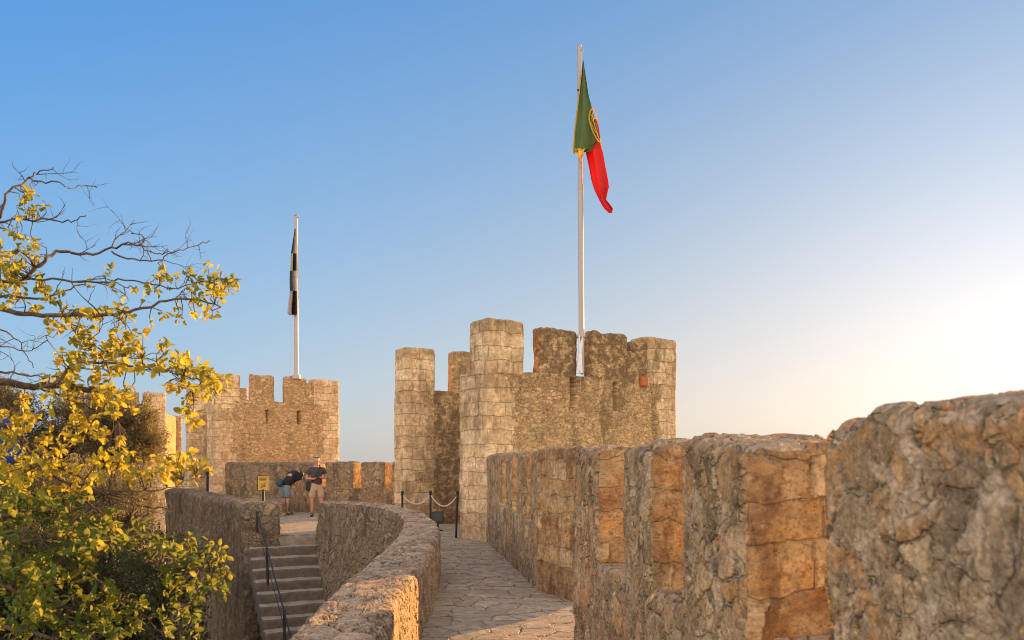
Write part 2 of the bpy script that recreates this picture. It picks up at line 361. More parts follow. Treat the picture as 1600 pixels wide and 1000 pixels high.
def sweep(name, inner, outer, z0, z1, mats, cell=.03, parent=None, rc=.06, amp=.02, cellz=None, zfine=None,
          cdmode='far', stain=0., cuts=(), batter=0., topn=.02, capstart=True, capend=True, tjag=0.0):
    """Wall solid between two paired top polylines.  mats = (inner/outer face, end caps, top, outer face)."""
    inner = [Vector((p[0], p[1])) for p in inner]; outer = [Vector((p[0], p[1])) for p in outer]
    nK = len(inner)
    z1 = [z1]*nK if not hasattr(z1, '__len__') else list(z1)
    bat = [batter]*nK if not hasattr(batter, '__len__') else list(batter)
    cellz = cellz or cell
    st = []; s = 0
    for k in range(nK-1):
        L = max((inner[k+1]-inner[k]).length, (outer[k+1]-outer[k]).length)
        n = max(1, math.ceil(L/cell))
        for i in range(n):
            a = i/n
            st.append((inner[k].lerp(inner[k+1], a), outer[k].lerp(outer[k+1], a), z1[k]*(1-a)+z1[k+1]*a, s+a*L, bat[k]*(1-a)+bat[k+1]*a))
        s += L
    st.append((inner[-1], outer[-1], z1[-1], s, bat[-1])); LT = s
    N = len(st); th = max((p[0]-p[1]).length for p in st)
    nt = max(2, math.ceil(th/cell))
    zs = [0.0]                                             # fractions 0..1 up the wall
    zt = max(z1)
    if zfine is not None and zfine > z0+.01:
        nc = max(1, math.ceil((zfine-z0)/.25)); zs = [(zfine-z0)/(zt-z0)*i/nc for i in range(nc)]
        nf = max(2, math.ceil((zt-zfine)/cellz)); f0 = (zfine-z0)/(zt-z0); zs += [f0+(1-f0)*i/nf for i in range(nf+1)]
    else:
        nf = max(2, math.ceil((zt-z0)/cellz)); zs = [i/nf for i in range(nf+1)]
    nz = len(zs)
    ring = [('i', f, 0.) for f in zs] + [('t', 1., j/nt) for j in range(1, nt)] + [('o', f, 1.) for f in reversed(zs)]
    V = []; R = []; CD = []
    def vert(sta, kind, f, tt, dS, dE):
        I, O, Zt, ss, bt = sta
        tdir = (O-I); tl = tdir.length; tdir = tdir/tl if tl else Vector((1, 0))
        z = z0+f*(Zt-z0); p2 = I.lerp(O, tt)
        if bt and tt > .5: p2 = p2 + tdir*bt*(1-f)*1.0*((tt-.5)*2)
        dt = (1-f)*(Zt-z0); di = tt*tl; do = (1-tt)*tl
        rr = rc*(.6+.8*abs(mn.noise(Vector((p2.x*3, p2.y*3, z*3))))*2)
        a = {k: max(0., 1-d/max(rr, 1e-4)) if rc else 0. for k, d in (('t', dt), ('i', di), ('o', do), ('s', dS), ('e', dE))}
        A = sum(v*v for v in a.values())
        def pull(k): return .34*rr*a[k]*min(1.6, A-a[k]*a[k]) if rc else 0.
        sdir = Vector((-tdir.y, tdir.x))
        if len(st) > 1:
            g = (st[-1][0]-st[0][0]); 
            if sdir.dot(g) < 0: sdir = -sdir
        x = p2 + tdir*(pull('i')-pull('o')) + sdir*(pull('s')-pull('e'))
        z = z - pull('t')
        if kind == 't' or f > .999:
            z += topn*(mn.noise(Vector((p2.x*2.3, p2.y*2.3, 3.)))+.6*mn.noise(Vector((p2.x*7, p2.y*7, 9.))))
        r = (p2.x, p2.y, z0+f*(Zt-z0))
        for (cs, cw, ca, cb, dep) in cuts:                  # slits and putlog holes cut into the inner face
            if kind == 'i' and abs(ss-cs) < cw and ca < z < cb: x = x + tdir*dep
        q = wobble((x.x, x.y, z), amp)
        V.append(q); R.append(r)
        if cdmode == 'near': CD.append(min(ss, LT-ss, 9.))
        elif cdmode == 'start': CD.append(ss)
        elif cdmode == 'end': CD.append(LT-ss)
        elif cdmode == 'ashlar': CD.append(0.)
        else: CD.append(9.)
        return len(V)-1
    faces = []; mi = []; uvs = []
    grid = []
    for i, sta in enumerate(st):
        dS = sta[3] if capstart else 9; dE = LT-sta[3] if capend else 9
        grid.append([vert(sta, k, f, tt, dS, dE) for (k, f, tt) in ring])
    RN = len(ring)
    def uvof(i, j):
        k, f, tt = ring[j]; sta = st[i]; z = z0+f*(sta[2]-z0)
        if k == 't': return (sta[3], z+tt*th)
        return (sta[3], z)
    for i in range(N-1):
        for j in range(RN-1):
            faces.append((grid[i][j], grid[i+1][j], grid[i+1][j+1], grid[i][j+1]))
            k0, k1 = ring[j][0], ring[j+1][0]
            top = (k0 == 't' or k1 == 't') or (k0 == 'i' and k1 == 'o')
            mi.append(2 if top else (0 if k0 == 'i' else 3))
            uvs += [uvof(i, j), uvof(i+1, j), uvof(i+1, j+1), uvof(i, j+1)]
    for (ii, on, flip) in ((0, capstart, False), (N-1, capend, True)):
        if not on: continue
        sta = st[ii]; row = []
        for q, f in enumerate(zs):
            r = [grid[ii][q]]
            for j in range(1, nt):
                if q == nz-1: r.append(grid[ii][nz-1+j])
                else: r.append(vert(sta, 'c', f, j/nt, 0 if ii == 0 else 9, 0 if ii else 9))
            r.append(grid[ii][RN-1-q]); row.append(r)
        for q in range(nz-1):
            for j in range(nt):
                fc = (row[q][j], row[q+1][j], row[q+1][j+1], row[q][j+1])
                zz = [z0+zs[q]*(sta[2]-z0), z0+zs[q+1]*(sta[2]-z0)]; tt = [j/nt*th+.13, (j+1)/nt*th+.13]
                uu = [(tt[0], zz[0]), (tt[0], zz[1]), (tt[1], zz[1]), (tt[1], zz[0])]
                if flip: fc = fc[::-1]; uu = uu[::-1]
                faces.append(fc); mi.append(1); uvs += uu
    me = bpy.data.meshes.new(name); me.from_pydata(V, [], faces)
    me.polygons.foreach_set('material_index', mi)
    uvl = me.uv_layers.new(name='UVMap'); uvl.data.foreach_set('uv', np.array(uvs, dtype=np.float32).ravel())
    ra = me.attributes.new('rest', 'FLOAT_VECTOR', 'POINT'); ra.data.foreach_set('vector', np.array(R, dtype=np.float32).ravel())
    sa = me.attributes.new('stain', 'FLOAT', 'POINT'); sa.data.foreach_set('value', np.full(len(V), stain, dtype=np.float32) if not callable(stain) else np.array([stain(r_) for r_ in R], dtype=np.float32))
    ca = me.attributes.new('cd', 'FLOAT', 'POINT'); ca.data.foreach_set('value', np.array(CD, dtype=np.float32))
    bm = bmesh.new(); bm.from_mesh(me); bmesh.ops.recalc_face_normals(bm, faces=bm.faces)
    if sum(f.normal.z*f.calc_area() for f in bm.faces if f.material_index == 2) < 0: bmesh.ops.reverse_faces(bm, faces=bm.faces)
    bm.to_mesh(me); bm.free()
    if len(mats) == 3: mats = (*mats, mats[0])
    return link(name, me, mats, parent)

def tube(pts, radii, n=8, cap=True):
    """verts, faces of a tapered tube through pts"""
    V = []; Fc = []; P = [Vector(p) for p in pts]; up = Vector((0, 0, 1)); prev = None
    for i, p in enumerate(P):
        d = (P[min(i+1, len(P)-1)]-P[max(i-1, 0)])
        d = d.normalized() if d.length > 1e-9 else Vector((0, 0, 1))
        a = prev - d*prev.dot(d) if prev is not None else (d.cross(up) if abs(d.z) < .95 else d.cross(Vector((1, 0, 0))))
        a.normalize(); prev = a; b = d.cross(a)
        r = radii[i] if hasattr(radii, '__len__') else radii
        for k in range(n):
            an = 2*PI*k/n; V.append(p+(a*math.cos(an)+b*math.sin(an))*r)
    for i in range(len(P)-1):
        for k in range(n):
            k2 = (k+1) % n; Fc.append((i*n+k, i*n+k2, (i+1)*n+k2, (i+1)*n+k))
    if cap:
        Fc.append(tuple(range(n))[::-1]); Fc.append(tuple((len(P)-1)*n+k for k in range(n)))
    return V, Fc
class MB:
    def __init__(s): s.V = []; s.F = []; s.m = []
    def add(s, V, Fc, mi=0):
        o = len(s.V); s.V += [tuple(v) for v in V]; s.F += [tuple(i+o for i in f) for f in Fc]; s.m += [mi]*len(Fc); return s
    def tube(s, pts, r, n=8, mi=0): return s.add(*tube(pts, r, n), mi)
    def box(s, c, d, rot=0., mi=0, bev=0.):
        bm = bmesh.new(); bmesh.ops.create_cube(bm, size=1)
        for v in bm.verts: v.co = Vector((v.co.x*d[0], v.co.y*d[1], v.co.z*d[2]))
        if bev: bmesh.ops.bevel(bm, geom=list(bm.edges), offset=bev, segments=2, affect='EDGES')
        cs, sn = math.cos(rot), math.sin(rot); bm.verts.index_update()
        V = [(c[0]+v.co.x*cs-v.co.y*sn, c[1]+v.co.x*sn+v.co.y*cs, c[2]+v.co.z) for v in bm.verts]
        Fc = [tuple(v.index for v in f.verts) for f in bm.faces]; bm.free(); return s.add(V, Fc, mi)
    def ball(s, c, r, mi=0, seg=12, sc=(1, 1, 1)):
        bm = bmesh.new(); bmesh.ops.create_uvsphere(bm, u_segments=seg, v_segments=seg*2//3, radius=1); bm.verts.index_update()
        V = [(c[0]+v.co.x*r*sc[0], c[1]+v.co.y*r*sc[1], c[2]+v.co.z*r*sc[2]) for v in bm.verts]
        Fc = [tuple(v.index for v in f.verts) for f in bm.faces]; bm.free(); return s.add(V, Fc, mi)
    def build(s, name, mats, parent=None, smooth=True):
        me = mesh_from(name, s.V, s.F); me.polygons.foreach_set('material_index', s.m)
        o = link(name, me, mats, parent, smooth)
        if smooth: me.set_sharp_from_angle(angle=.75)
        return o

# ================================================================== SETTING
def sheet(name, x0, x1, y0, y1, cell, z, mat, keep=None, kind='structure'):
    nx = math.ceil((x1-x0)/cell); ny = math.ceil((y1-y0)/cell)
    xs = np.linspace(x0, x1, nx+1); ys = np.linspace(y0, y1, ny+1)
    ids = {}; V = []; Fc = []
    def vid(i, j):
        k = (i, j)
        if k not in ids: ids[k] = len(V); V.append((xs[i], ys[j], z(xs[i], ys[j]) if callable(z) else z))
        return ids[k]
    for i in range(nx):
        for j in range(ny):
            if keep is None or keep((xs[i]+xs[i+1])/2, (ys[j]+ys[j+1])/2):
                Fc.append((vid(i, j), vid(i+1, j), vid(i+1, j+1), vid(i, j+1)))
    me = mesh_from(name, V, Fc)
    ra = me.attributes.new('rest', 'FLOAT_VECTOR', 'POINT'); ra.data.foreach_set('vector', np.array(V, dtype=np.float32).ravel())
    o = link(name, me, mat); tag(o, kind=kind); return o

LOW_IN = [(-.72, 1.0), (-.78, 3.4), (-.80, 4.9), (-.83, 5.8), (-.85, 7.2), (-.90, 9.0), (-.93, 10.), (-.99, 10.9), (-1.13, 11.8), (-1.42, 13.0), (-1.9, 14.3), (-2.5, 15.6), (-3.9, 18.45)]
LOW_OUT = [(-1.05, 1.0), (-1.16, 3.4), (-1.23, 4.9), (-1.27, 6.0), (-1.30, 7.4), (-1.34, 9.0), (-1.36, 10.2), (-1.42, 11.1), (-1.53, 12.1), (-1.76, 13.1), (-2.18, 14.1), (-2.8, 15.3), (-4.2, 18.25)]
LOW_Z = [.52, .54, .56, .60, .60, .61, .64, .68, .72, .76, .78, .78, .68]
def polyx(poly, y):
    for a, b in zip(poly, poly[1:]):
        if a[1] <= y <= b[1]: return a[0]+(b[0]-a[0])*(y-a[1])/(b[1]-a[1])
    return poly[0][0] if y < poly[0][1] else poly[-1][0]
hd = Vector((.43, -.90)).normalized(); ac = Vector((-hd.y, hd.x))    # stair heading and the direction across
L1 = Vector((-5.50, 17.42)); L0 = Vector((-5.36, 17.72))
def in_path(x, y):
    if y > 18.6 or (Vector((x, y))-L0).dot(hd) < 0 and y > 16.8: 
        return (Vector((x, y))-L0).dot(hd) < -.0 and x > -5.45 - max(0, (y-17.8))*.55 or x > -1.9
    cl = polyx([( (a[0]+b[0])/2, (a[1]+b[1])/2) for a, b in zip(LOW_IN, LOW_OUT)], y)
    return x > cl
sheet('path', -3.6, 3.2, 1.0, 17.6, .03, lambda x, y: .012*mn.noise(Vector((x*.8, y*.8, 0))), M['flag'], lambda x, y: in_path(x, y) and (x < 1.5 or 6.5 < y < 12))
sheet('landing_paving', -13.0, 5.0, 16.6, 30.0, .07, lambda x, y: -.006+.012*mn.noise(Vector((x*.8, y*.8, 0))), M['flag'], lambda x, y: in_path(x, y) and (y > 17.58 or x < -3.58))

def ground(x, y):
    d = math.hypot(x, y)
    return -5.2-max(0, d-60)*.03 if d < 1500 else -48.4
def radial(name, mat):
    V = [(0, 15, -5.2)]; Fc = []; rings = [8, 16, 30, 50, 80, 130, 220, 400, 800, 1500, 3000, 6000, 12000]; n = 48
    for r in rings:
        for k in range(n):
            a = 2*PI*k/n; x, y = r*math.cos(a), 15+r*math.sin(a)
            V.append((x, y, ground(x, y)+(.25*mn.noise(Vector((x*.1, y*.1, 1))) if r < 100 else 0)))
    for k in range(n): Fc.append((0, 1+k, 1+(k+1) % n))
    for i in range(len(rings)-1):
        for k in range(n):
            a = 1+i*n+k; b = 1+i*n+(k+1) % n; Fc.append((a, a+n, b+n, b))
    o = link(name, mesh_from(name, V, Fc), mat); tag(o, kind='structure')
radial('ground', M['land'])
g = sheet('garden_ground', -22, -1.5, 1, 34, .5, lambda x, y: -3.6+.4*mn.noise(Vector((x*.3, y*.3, 2)))-(.9 if x > -2.2 else 0), M['earth'])

# ---- low wall along the left of the walk
t = empty('low_wall', (-1.1, 8, 0), 'knee high rough stone wall curving along the left edge of the paved walk', 'wall')
k8 = 9
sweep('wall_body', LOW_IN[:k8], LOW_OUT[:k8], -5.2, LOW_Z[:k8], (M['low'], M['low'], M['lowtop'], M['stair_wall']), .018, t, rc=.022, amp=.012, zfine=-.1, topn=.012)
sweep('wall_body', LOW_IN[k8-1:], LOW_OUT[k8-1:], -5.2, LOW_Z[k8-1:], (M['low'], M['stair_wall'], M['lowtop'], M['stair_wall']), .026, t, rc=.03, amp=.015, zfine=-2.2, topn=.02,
      batter=[.0, .3, .6, .9, .5])

# ---- crenellated wall, near stretch
def WN(y): return 1.452-.1276*y
def WF(y): return 1.631-.1276*y
TH = .66
def wall_pts(fn, y0, y1): return [(fn(y0), y0), (fn(y1), y1)], [(fn(y0)+TH, y0+TH*.1276), (fn(y1)+TH, y1+TH*.1276)]
t = empty('crenellated_wall', (1.1, 4, 0), 'rough chest high battlement wall closest on the right, its nearest block out of focus', 'wall')
i_, o_ = wall_pts(WN, .6, 7.1); o_[1] = (1.20, 8.0); 
sweep('wall_body', i_, o_, -5.2, .80, (M['grey'], M['grey'], M['walltop']), .03, t, rc=.03, amp=.03, zfine=-.2)
cr_ = [(.6, 2.85, .009), (3.59, 4.33, .012), (4.89, 5.46, .016), (6.21, 7.1, .018)]
for n_, (a, b, c_) in enumerate(cr_):
    i_, o_ = wall_pts(WN, a, b)
    if b > 7: o_[1] = (1.20, 8.0)
    if n_ == 0: 
        i_, o_ = wall_pts(WN, 1.5, b)
    zz_ = [1.62, 1.69] if n_ == 1 else [1.67, 1.66]
    if n_ == 0:
        def f_(y): return ((WN(y), y), (WN(y)+TH, y+TH*.1276))
        pr = [f_(y) for y in (1.5, 2.60, 2.65, b)]; i_ = [p[0] for p in pr]; o_ = [p[1] for p in pr]; zz_ = [1.70, 1.725, 1.69, 1.68]
    sweep('merlon', i_, o_, .785, zz_, (M['near'] if n_ == 0 else M['grey'], M['jamb'], M['walltop']), c_, t, rc=.055 if n_ else .07, amp=.03, topn=.035)

# ---- crenellated wall, far stretch with its splayed end pier
t = empty('crenellated_wall', (.2, 13, 0), 'battlement wall with narrow openings running up to the corner of the nearer flag tower', 'wall')
i_, o_ = wall_pts(WF, 10.15, 16.6)
sweep('wall_body', i_, o_, -5.2, .82, (M['grey'], M['grey'], M['walltop']), .03, t, rc=.03, amp=.03, zfine=-.1)
for (a, b) in ((10.15, 10.66), (11.35, 12.05), (12.7, 13.35), (14.25, 16.6)):
    i_, o_ = wall_pts(WF, a, b)
    sweep('merlon', i_, o_, .805, [1.71, 1.71], (M['grey'], M['jamb'], M['walltop']), .025, t, rc=.06, amp=.03, topn=.025)
sweep('end_pier', [(.325, 10.20), (.77, 9.17)], [(1.02, 10.5), (1.36, 10.12)], -5.2, [1.715, 1.74], (M['jamb'], M['jamb'], M['walltop']), .02, t, rc=.05, amp=.02, zfine=-.1, topn=.03)

# ---- towers
EX = Vector((.829, .559)); EY = Vector((-.559, .829))
def tower(name, A, P, label, merl, sill, tops, L, slits, rear, mat, cell, label_cat='tower', side_len=4.2):
    t = empty(name, (A[0], A[1], 0), label, label_cat)
    A = Vector(A); P = Vector(P)
    ln = lambda O, a, b, th: ([O+EX*a, O+EX*b], [O+EX*a+EY*th, O+EX*b+EY*th])
    D = 1.05
    i_, o_ = ln(A, 0, L, D)
    cuts = [(s, .070 if cell < .04 else .055, za, zb, .85) for (s, za, zb) in slits]
    sweep('front_wall', i_, o_, -5.2, sill, (mat, mat, mat), cell, t, rc=.015, amp=.012, zfine=-.1 if cell < .04 else .5, cdmode='near', cuts=cuts, stain=(lambda r_: .5*max(0., min(1., (r_[2]-2.3)/.9))) if cell < .04 else 0.)
    for n_, ((a, b), tp) in enumerate(zip(merl, tops)):
        last = n_ in (0, len(merl)-1)
        th = .637 if n_ == 0 else .28 if not last else .5
        i_, o_ = ln(A, a, b, th)
        sweep('merlon', i_, o_, sill-.015, [tp, tp-.01], (mat, mat, mat), cell, t, rc=.012 if last else .05, amp=.012 if last else .03, cdmode='ashlar' if last else 'far', topn=.02 if last else .05, stain=(.35 if last else 1.) if cell < .04 else .15)
    # rear wall behind the rope barrier
    i_, o_ = ln(P, 0, 6.0, .55)
    sweep('rear_wall', i_, o_, -5.2, sill, (mat, mat, mat), cell*1.2, t, rc=.015, amp=.012, zfine=-.1 if cell < .04 else .5, cdmode='start', stain=(lambda r_: .95 if r_[0] > -2.0 else .12) if cell < .04 else 0.)
    for n_, (a, b) in enumerate(rear):
        i_, o_ = ln(P, a, b, .5 if n_ == 0 else .28)
        sweep('merlon', i_, o_, sill-.015, [tops[0]]*2, (mat, mat, mat), cell*1.2, t, rc=.015, amp=.012, cdmode='ashlar' if n_ == 0 else 'far', topn=.03)
    # closing wall on the far side, and the right side wall
    B = A+EX*L; C = P+EX*6.0
    sweep('side_wall', [B+EY*D-EX*.5, C-EX*1.0], [B+EY*D-EX*.02, C-EX*.3], -5.2, sill-.05, (mat, mat, mat), .08, t, rc=.04, amp=.02)
    return t
A1 = (-.482, 16.5); P1 = (-2.66, 20.7)
t1 = tower('castle_tower', A1, P1, 'nearer square battlement tower at the end of the walk, under the green and red flag',
      [(0, .833), (1.30, 2.23), (2.68, 3.66), (3.64, 4.0), (3.9, 4.28), (4.26, 5.17)], 3.40, [4.44, 4.38, 4.40, 4.05, 4.30, 4.42], 5.17,
      [(2.12, 2.74, 3.38), (3.30, 2.72, 3.36)], [(0, .815), (1.40, 2.3), (2.5, 3.1), (4.4, 5.2)], M['tower'], .026)
b = MB(); p = Vector(A1)+EX*4.13-EY*.035
b.box((p.x, p.y, 3.42), (.22, .10, .22), math.atan2(EX.y, EX.x), bev=.015); b.build('brick', M['brick'], t1)
A2 = (-10.35, 29.0); P2 = (-12.95, 33.4)
t2 = tower('castle_tower', A2, P2, 'farther sandy battlement tower behind the two people, carrying the black and white flag',
      [(0, .837), (1.26, 2.075), (2.50, 3.27), (3.25, 3.6), (3.57, 4.55)], 3.78, [4.69, 4.72, 4.72, 4.52, 4.69], 4.55,
      [(1.82, 3.0, 3.5), (3.0, 3.0, 3.5)], [(0, .815), (1.22, 2.3)], M['tower_far'], .05)
A3 = (-21.75, 40.5)
t3 = tower('castle_tower', A3, (-24.15, 44.9), 'farthest battlement tower at the left, half hidden behind the olive tree',
      [(0, .84), (1.1, 2.1), (2.4, 3.3), (3.6, 4.6)], 4.3, [5.2, 5.2, 5.2, 5.2], 4.6, [], [(0, .8), (1.3, 2.3)], M['tower_far'], .07)

# ---- parapet behind the people
t = empty('parapet_wall', (-6.5, 26.5, 0), 'weathered parapet wall running behind the two people, between the far tower and the near tower', 'wall')
BW0 = Vector((-9.62, 28.0)); BW1 = Vector((-3.3, 24.9)); dv = (BW1-BW0).normalized(); nv = Vector((-dv.y, dv.x))
def bw(a, b, th=.56, off=0.): return [BW0+dv*a+nv*off, BW0+dv*b+nv*off], [BW0+dv*a+nv*th, BW0+dv*b+nv*th]
LBW = (BW1-BW0).length
i_, o_ = bw(0, LBW)
sweep('wall_body', i_, o_, -5.2, .78, (M['back'],)*3, .05, t, rc=.02, amp=.03, zfine=-.1)
segs = [(0, 3.86), (4.22, 5.23), (5.59, 6.42), (6.70, LBW)]
for a, b_ in segs:                                       # narrow real openings: the low sun reaches the people through them
    i_, o_ = bw(a, b_, .56); sweep('merlon', i_, o_, .765, 1.565, (M['back'], M['jamb'], M['back']), .045, t, rc=.03, amp=.03, topn=.04)

# ---- wall left of the landing with its pier at the stair head
t = empty('retaining_wall', (-6.5, 19.5, 0), 'dark weathered wall with a pier at the left of the stair head', 'wall')
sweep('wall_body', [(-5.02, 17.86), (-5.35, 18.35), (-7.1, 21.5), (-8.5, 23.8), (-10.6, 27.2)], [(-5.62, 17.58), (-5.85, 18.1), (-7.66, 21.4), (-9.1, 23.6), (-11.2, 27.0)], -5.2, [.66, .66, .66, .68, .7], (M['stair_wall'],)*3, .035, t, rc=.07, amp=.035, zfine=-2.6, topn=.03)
t = empty('stone_ledge', (-6.7, 25, 0), 'low stone ledge against the parapet, left of the two people', 'ledge')
sweep('ledge_block', [(-8.1, 24.6), (-6.66, 24.4)], [(-8.1, 26.7), (-7.05, 26.2)], -.1, [.44, .38], (M['back'],)*3, .04, t, rc=.07, amp=.04, topn=.03)

# ---- stairs
t = empty('stone_staircase', (-4.6, 16.5, -1), 'flight of worn grey stone steps going down between two walls left of the walk', 'stairs')
for k in range(1, 14):
    f0 = L1+hd*((k-1)*.300); zt = -.215-(k-1)*.198
    wr = 2.6 if k < 12 else 2.8
    a0 = f0-hd*.36 if k > 1 else f0-hd*.34
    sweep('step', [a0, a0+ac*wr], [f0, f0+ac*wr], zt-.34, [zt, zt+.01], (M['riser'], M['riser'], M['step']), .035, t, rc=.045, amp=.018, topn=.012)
sweep('step', [L0-hd*.35, L0-hd*.35+ac*1.8], [L0, L0+ac*1.8], -.5, [.012, .012], (M['step'],)*3, .035, t, rc=.04, amp=.015, topn=.01)
o = tag(sheet('stair_foot_ground', -6.2, -1.0, 1.0, 13.8, .2, -2.75, M['flag']), kind='structure')

# ================================================================== OBJECTS
# ---- rope barrier posts
def post(x, y, label, lean=0.0, h=.96, r=.022):
    t = empty('barrier_post', (x, y, 0), label, 'barrier post', 'rope barrier posts in front of the tower')
    MB().tube([(x, y, -.02), (x, y, .015)], .06, 20).tube([(x, y, 0), (x+lean, y, h)], r, 12).build('shaft', M['black'], t)
    MB().ball((x+lean, y, h+.01), .034, seg=14).tube([(x+lean, y, h-.045), (x+lean, y, h-.02)], .034, 14).build('cap', M['black'], t)
    return Vector((x+lean, y, h-.04))
pa = post(-2.28, 17.3, 'left black post of the rope barrier, beside the low wall')
pb = post(-1.70, 17.35, 'middle black post of the rope barrier where both ropes meet')
pc = post(-1.16, 17.25, 'right black post of the rope barrier against the pale tower corner', .03)
def rope(name, a, b, sag, label, r=.014):
    pts = [a.lerp(b, i/24)+Vector((0, 0, -sag*4*(i/24)*(1-i/24))) for i in range(25)]
    m = MB()
    for ph in (0, 2.1, 4.2):                                  # three twisted strands
        q = []
        for i in range(97):
            f = i/96*24; k = min(23, int(f)); p = pts[k].lerp(pts[k+1], f-k)
            q.append(p+Vector((0, math.cos(f*2.4+ph), math.sin(f*2.4+ph)))*r*.5)
        m.tube(q, r*.62, 6)
    o = m.build(name, M['rope']); tag(o, label, 'rope', 'sagging barrier ropes', 'thing')
rope('barrier_rope', pa, pb, .20, 'pale rope sagging between the left and middle barrier posts')
rope('barrier_rope', pb, pc, .24, 'pale rope sagging between the middle and right barrier posts')
# ---- small floodlight on the floor behind the barrier
t = empty('floodlight', (-1.72, 19.2, 0), 'small grey floodlight standing on the paving behind the rope barrier', 'floodlight')
M['greybox'] = simple('grey_painted_box', (.06, .062, .055), .7); M['glass'] = simple('lamp_glass', (.10, .115, .105), .4)
MB().box((-1.72, 19.2, .32), (.26, .14, .28), .3, bev=.006).build('housing', M['greybox'], t)
MB().box((-1.70, 19.12, .34), (.20, .012, .20), .3).build('lens', M['glass'], t)
MB().tube([(-1.72, 19.2, 0), (-1.72, 19.2, .2)], .03, 10).box((-1.72, 19.2, .02), (.2, .16, .03), .3).build('stand', M['black'], t)
# ---- black post by the far tower
t = empty('iron_post', (-10.1, 27.6, 0), 'thin black iron post at the foot of the far tower, behind the leaves', 'post')
MB().tube([(-10.1, 27.6, .2), (-10.1, 27.6, 1.25)], .04, 10).build('shaft', M['black'], t)
MB().ball((-10.1, 27.6, 1.27), .05, seg=10).build('cap', M['black'], t)

# ---- notice on its post
M['sign'] = simple('yellow_sign_paint', (.52, .34, .05), .5, 0, .05)
sx, sy = -6.13, 20.5
t = empty('sign', (sx, sy, 0), 'small yellow notice with black lettering on a black post, left of the two people', 'sign')
zc = CH-(755-HZ)/F*sy
MB().tube([(sx, sy+.02, 0), (sx, sy+.02, zc-.15)], .035, 12).box((sx, sy+.02, 0.01), (.2, .2, .02)).build('post', M['black'], t)
pan = MB().box((sx, sy, zc), (.27, .02, .37), bev=.006).build('panel', M['sign'], t)
m = MB()
for (dx, dz, w_, h_) in ((0, .183, .275, .014), (0, -.183, .275, .014), (-.135, 0, .014, .37), (.135, 0, .014, .37)):
    m.box((sx+dx, sy-.004, zc+dz), (w_, .03, h_))
m.build('frame', M['black'], t)
m = MB(); rnd = random.Random(3)
for row, (w_, dz, hh) in enumerate(((.19, .125, .022), (.19, .092, .016), (.15, .066, .010))):
    x = sx-w_/2
    while x < sx+w_/2-.01:
        c = rnd.choice((.008, .012, .016)); m.box((x+c/2, sy-.0125, zc+dz), (c, .004, hh)); x += c+.006
m.build('lettering', M['black'], t)
m = MB()
m.tube([(sx-.05, sy-.014, zc-.03), (sx-.02, sy-.014, zc-.07), (sx+.06, sy-.014, zc+.02)], .006, 6)
m.tube([(sx-.07, sy-.014, zc-.12), (sx+.07, sy-.014, zc-.035)], .008, 6)
m.ball((sx-.045, sy-.014, zc-.02), .014, seg=8); m.ball((sx+.03, sy-.014, zc-.075), .013, seg=8)
m.build('symbol', M['black'], t)

# ---- stair handrail
t = empty('handrail', (-4.9, 16.4, -.8), 'thin black iron handrail with slim posts down the left side of the stairs', 'handrail')
p1t = at(402, 801, 17.5); p1b = at(402, 833, 17.5)
p2t = at(417, 857, 16.45); p2b = at(418.5, 914, 16.45)
p3t = at(444, 955, 15.0); p3b = at(445, 1012, 15.0)
p4t = at(470, 1060, 13.7); p4b = at(470, 1120, 13.7)
for a, b_ in ((p1t, p1b), (p2t, p2b), (p3t, p3b), (p4t, p4b)):
    MB().tube([b_, a], .024, 10).ball(a, .03, seg=10).build('post', M['black'], t)
MB().tube([p1t, p2t], .015, 8).tube([p2t, p3t], .015, 8).tube([p3t, p4t], .015, 8).build('top_rail', M['black'], t)
low = lambda a, b_, f: a.lerp(b_, f)
MB().tube([low(p1t, p1b, .6), low(p2t, p2b, .45)], .008, 6).tube([low(p2t, p2b, .45), low(p3t, p3b, .45)], .008, 6).tube([low(p3t, p3b, .45), low(p4t, p4b, .45)], .008, 6).build('lower_rail', M['black'], t)

# ---- flags
def cloth_mat(name, col):
    t = NT(name); tc = t.n('TexCoord').outputs['Object']
    c = t.mix(t.noise(tc, 5, 3), tuple(x*.85 for x in col), col)
    t.col(c); t.b.inputs['Roughness'].default_value = .8
    tr = t.n('BsdfTranslucent'); t.setin(tr, 0, c); mx = t.n('MixShader'); mx.inputs[0].default_value = .42
    t.l(t.b, 0, mx, 1); t.l(tr, 0, mx, 2); t.l(mx, 0, t.out, 0)
    wv = t.n('TexWave', wave_type='BANDS'); t.setin(wv, 'Scale', 3.0); t.setin(wv, 'Distortion', 4.0); t.setin(wv, 'Vector', tc)
    t.bump(wv.outputs[1], .15, .02)
    return t.m
M['green'] = cloth_mat('green_cloth', (.15, .235, .085)); M['red'] = cloth_mat('red_cloth', (.72, .025, .02))
M['yellow'] = cloth_mat('yellow_cloth', (.85, .55, .06)); M['white'] = cloth_mat('white_cloth', (.52, .51, .50)); M['dark'] = cloth_mat('black_cloth', (.07, .05, .045))
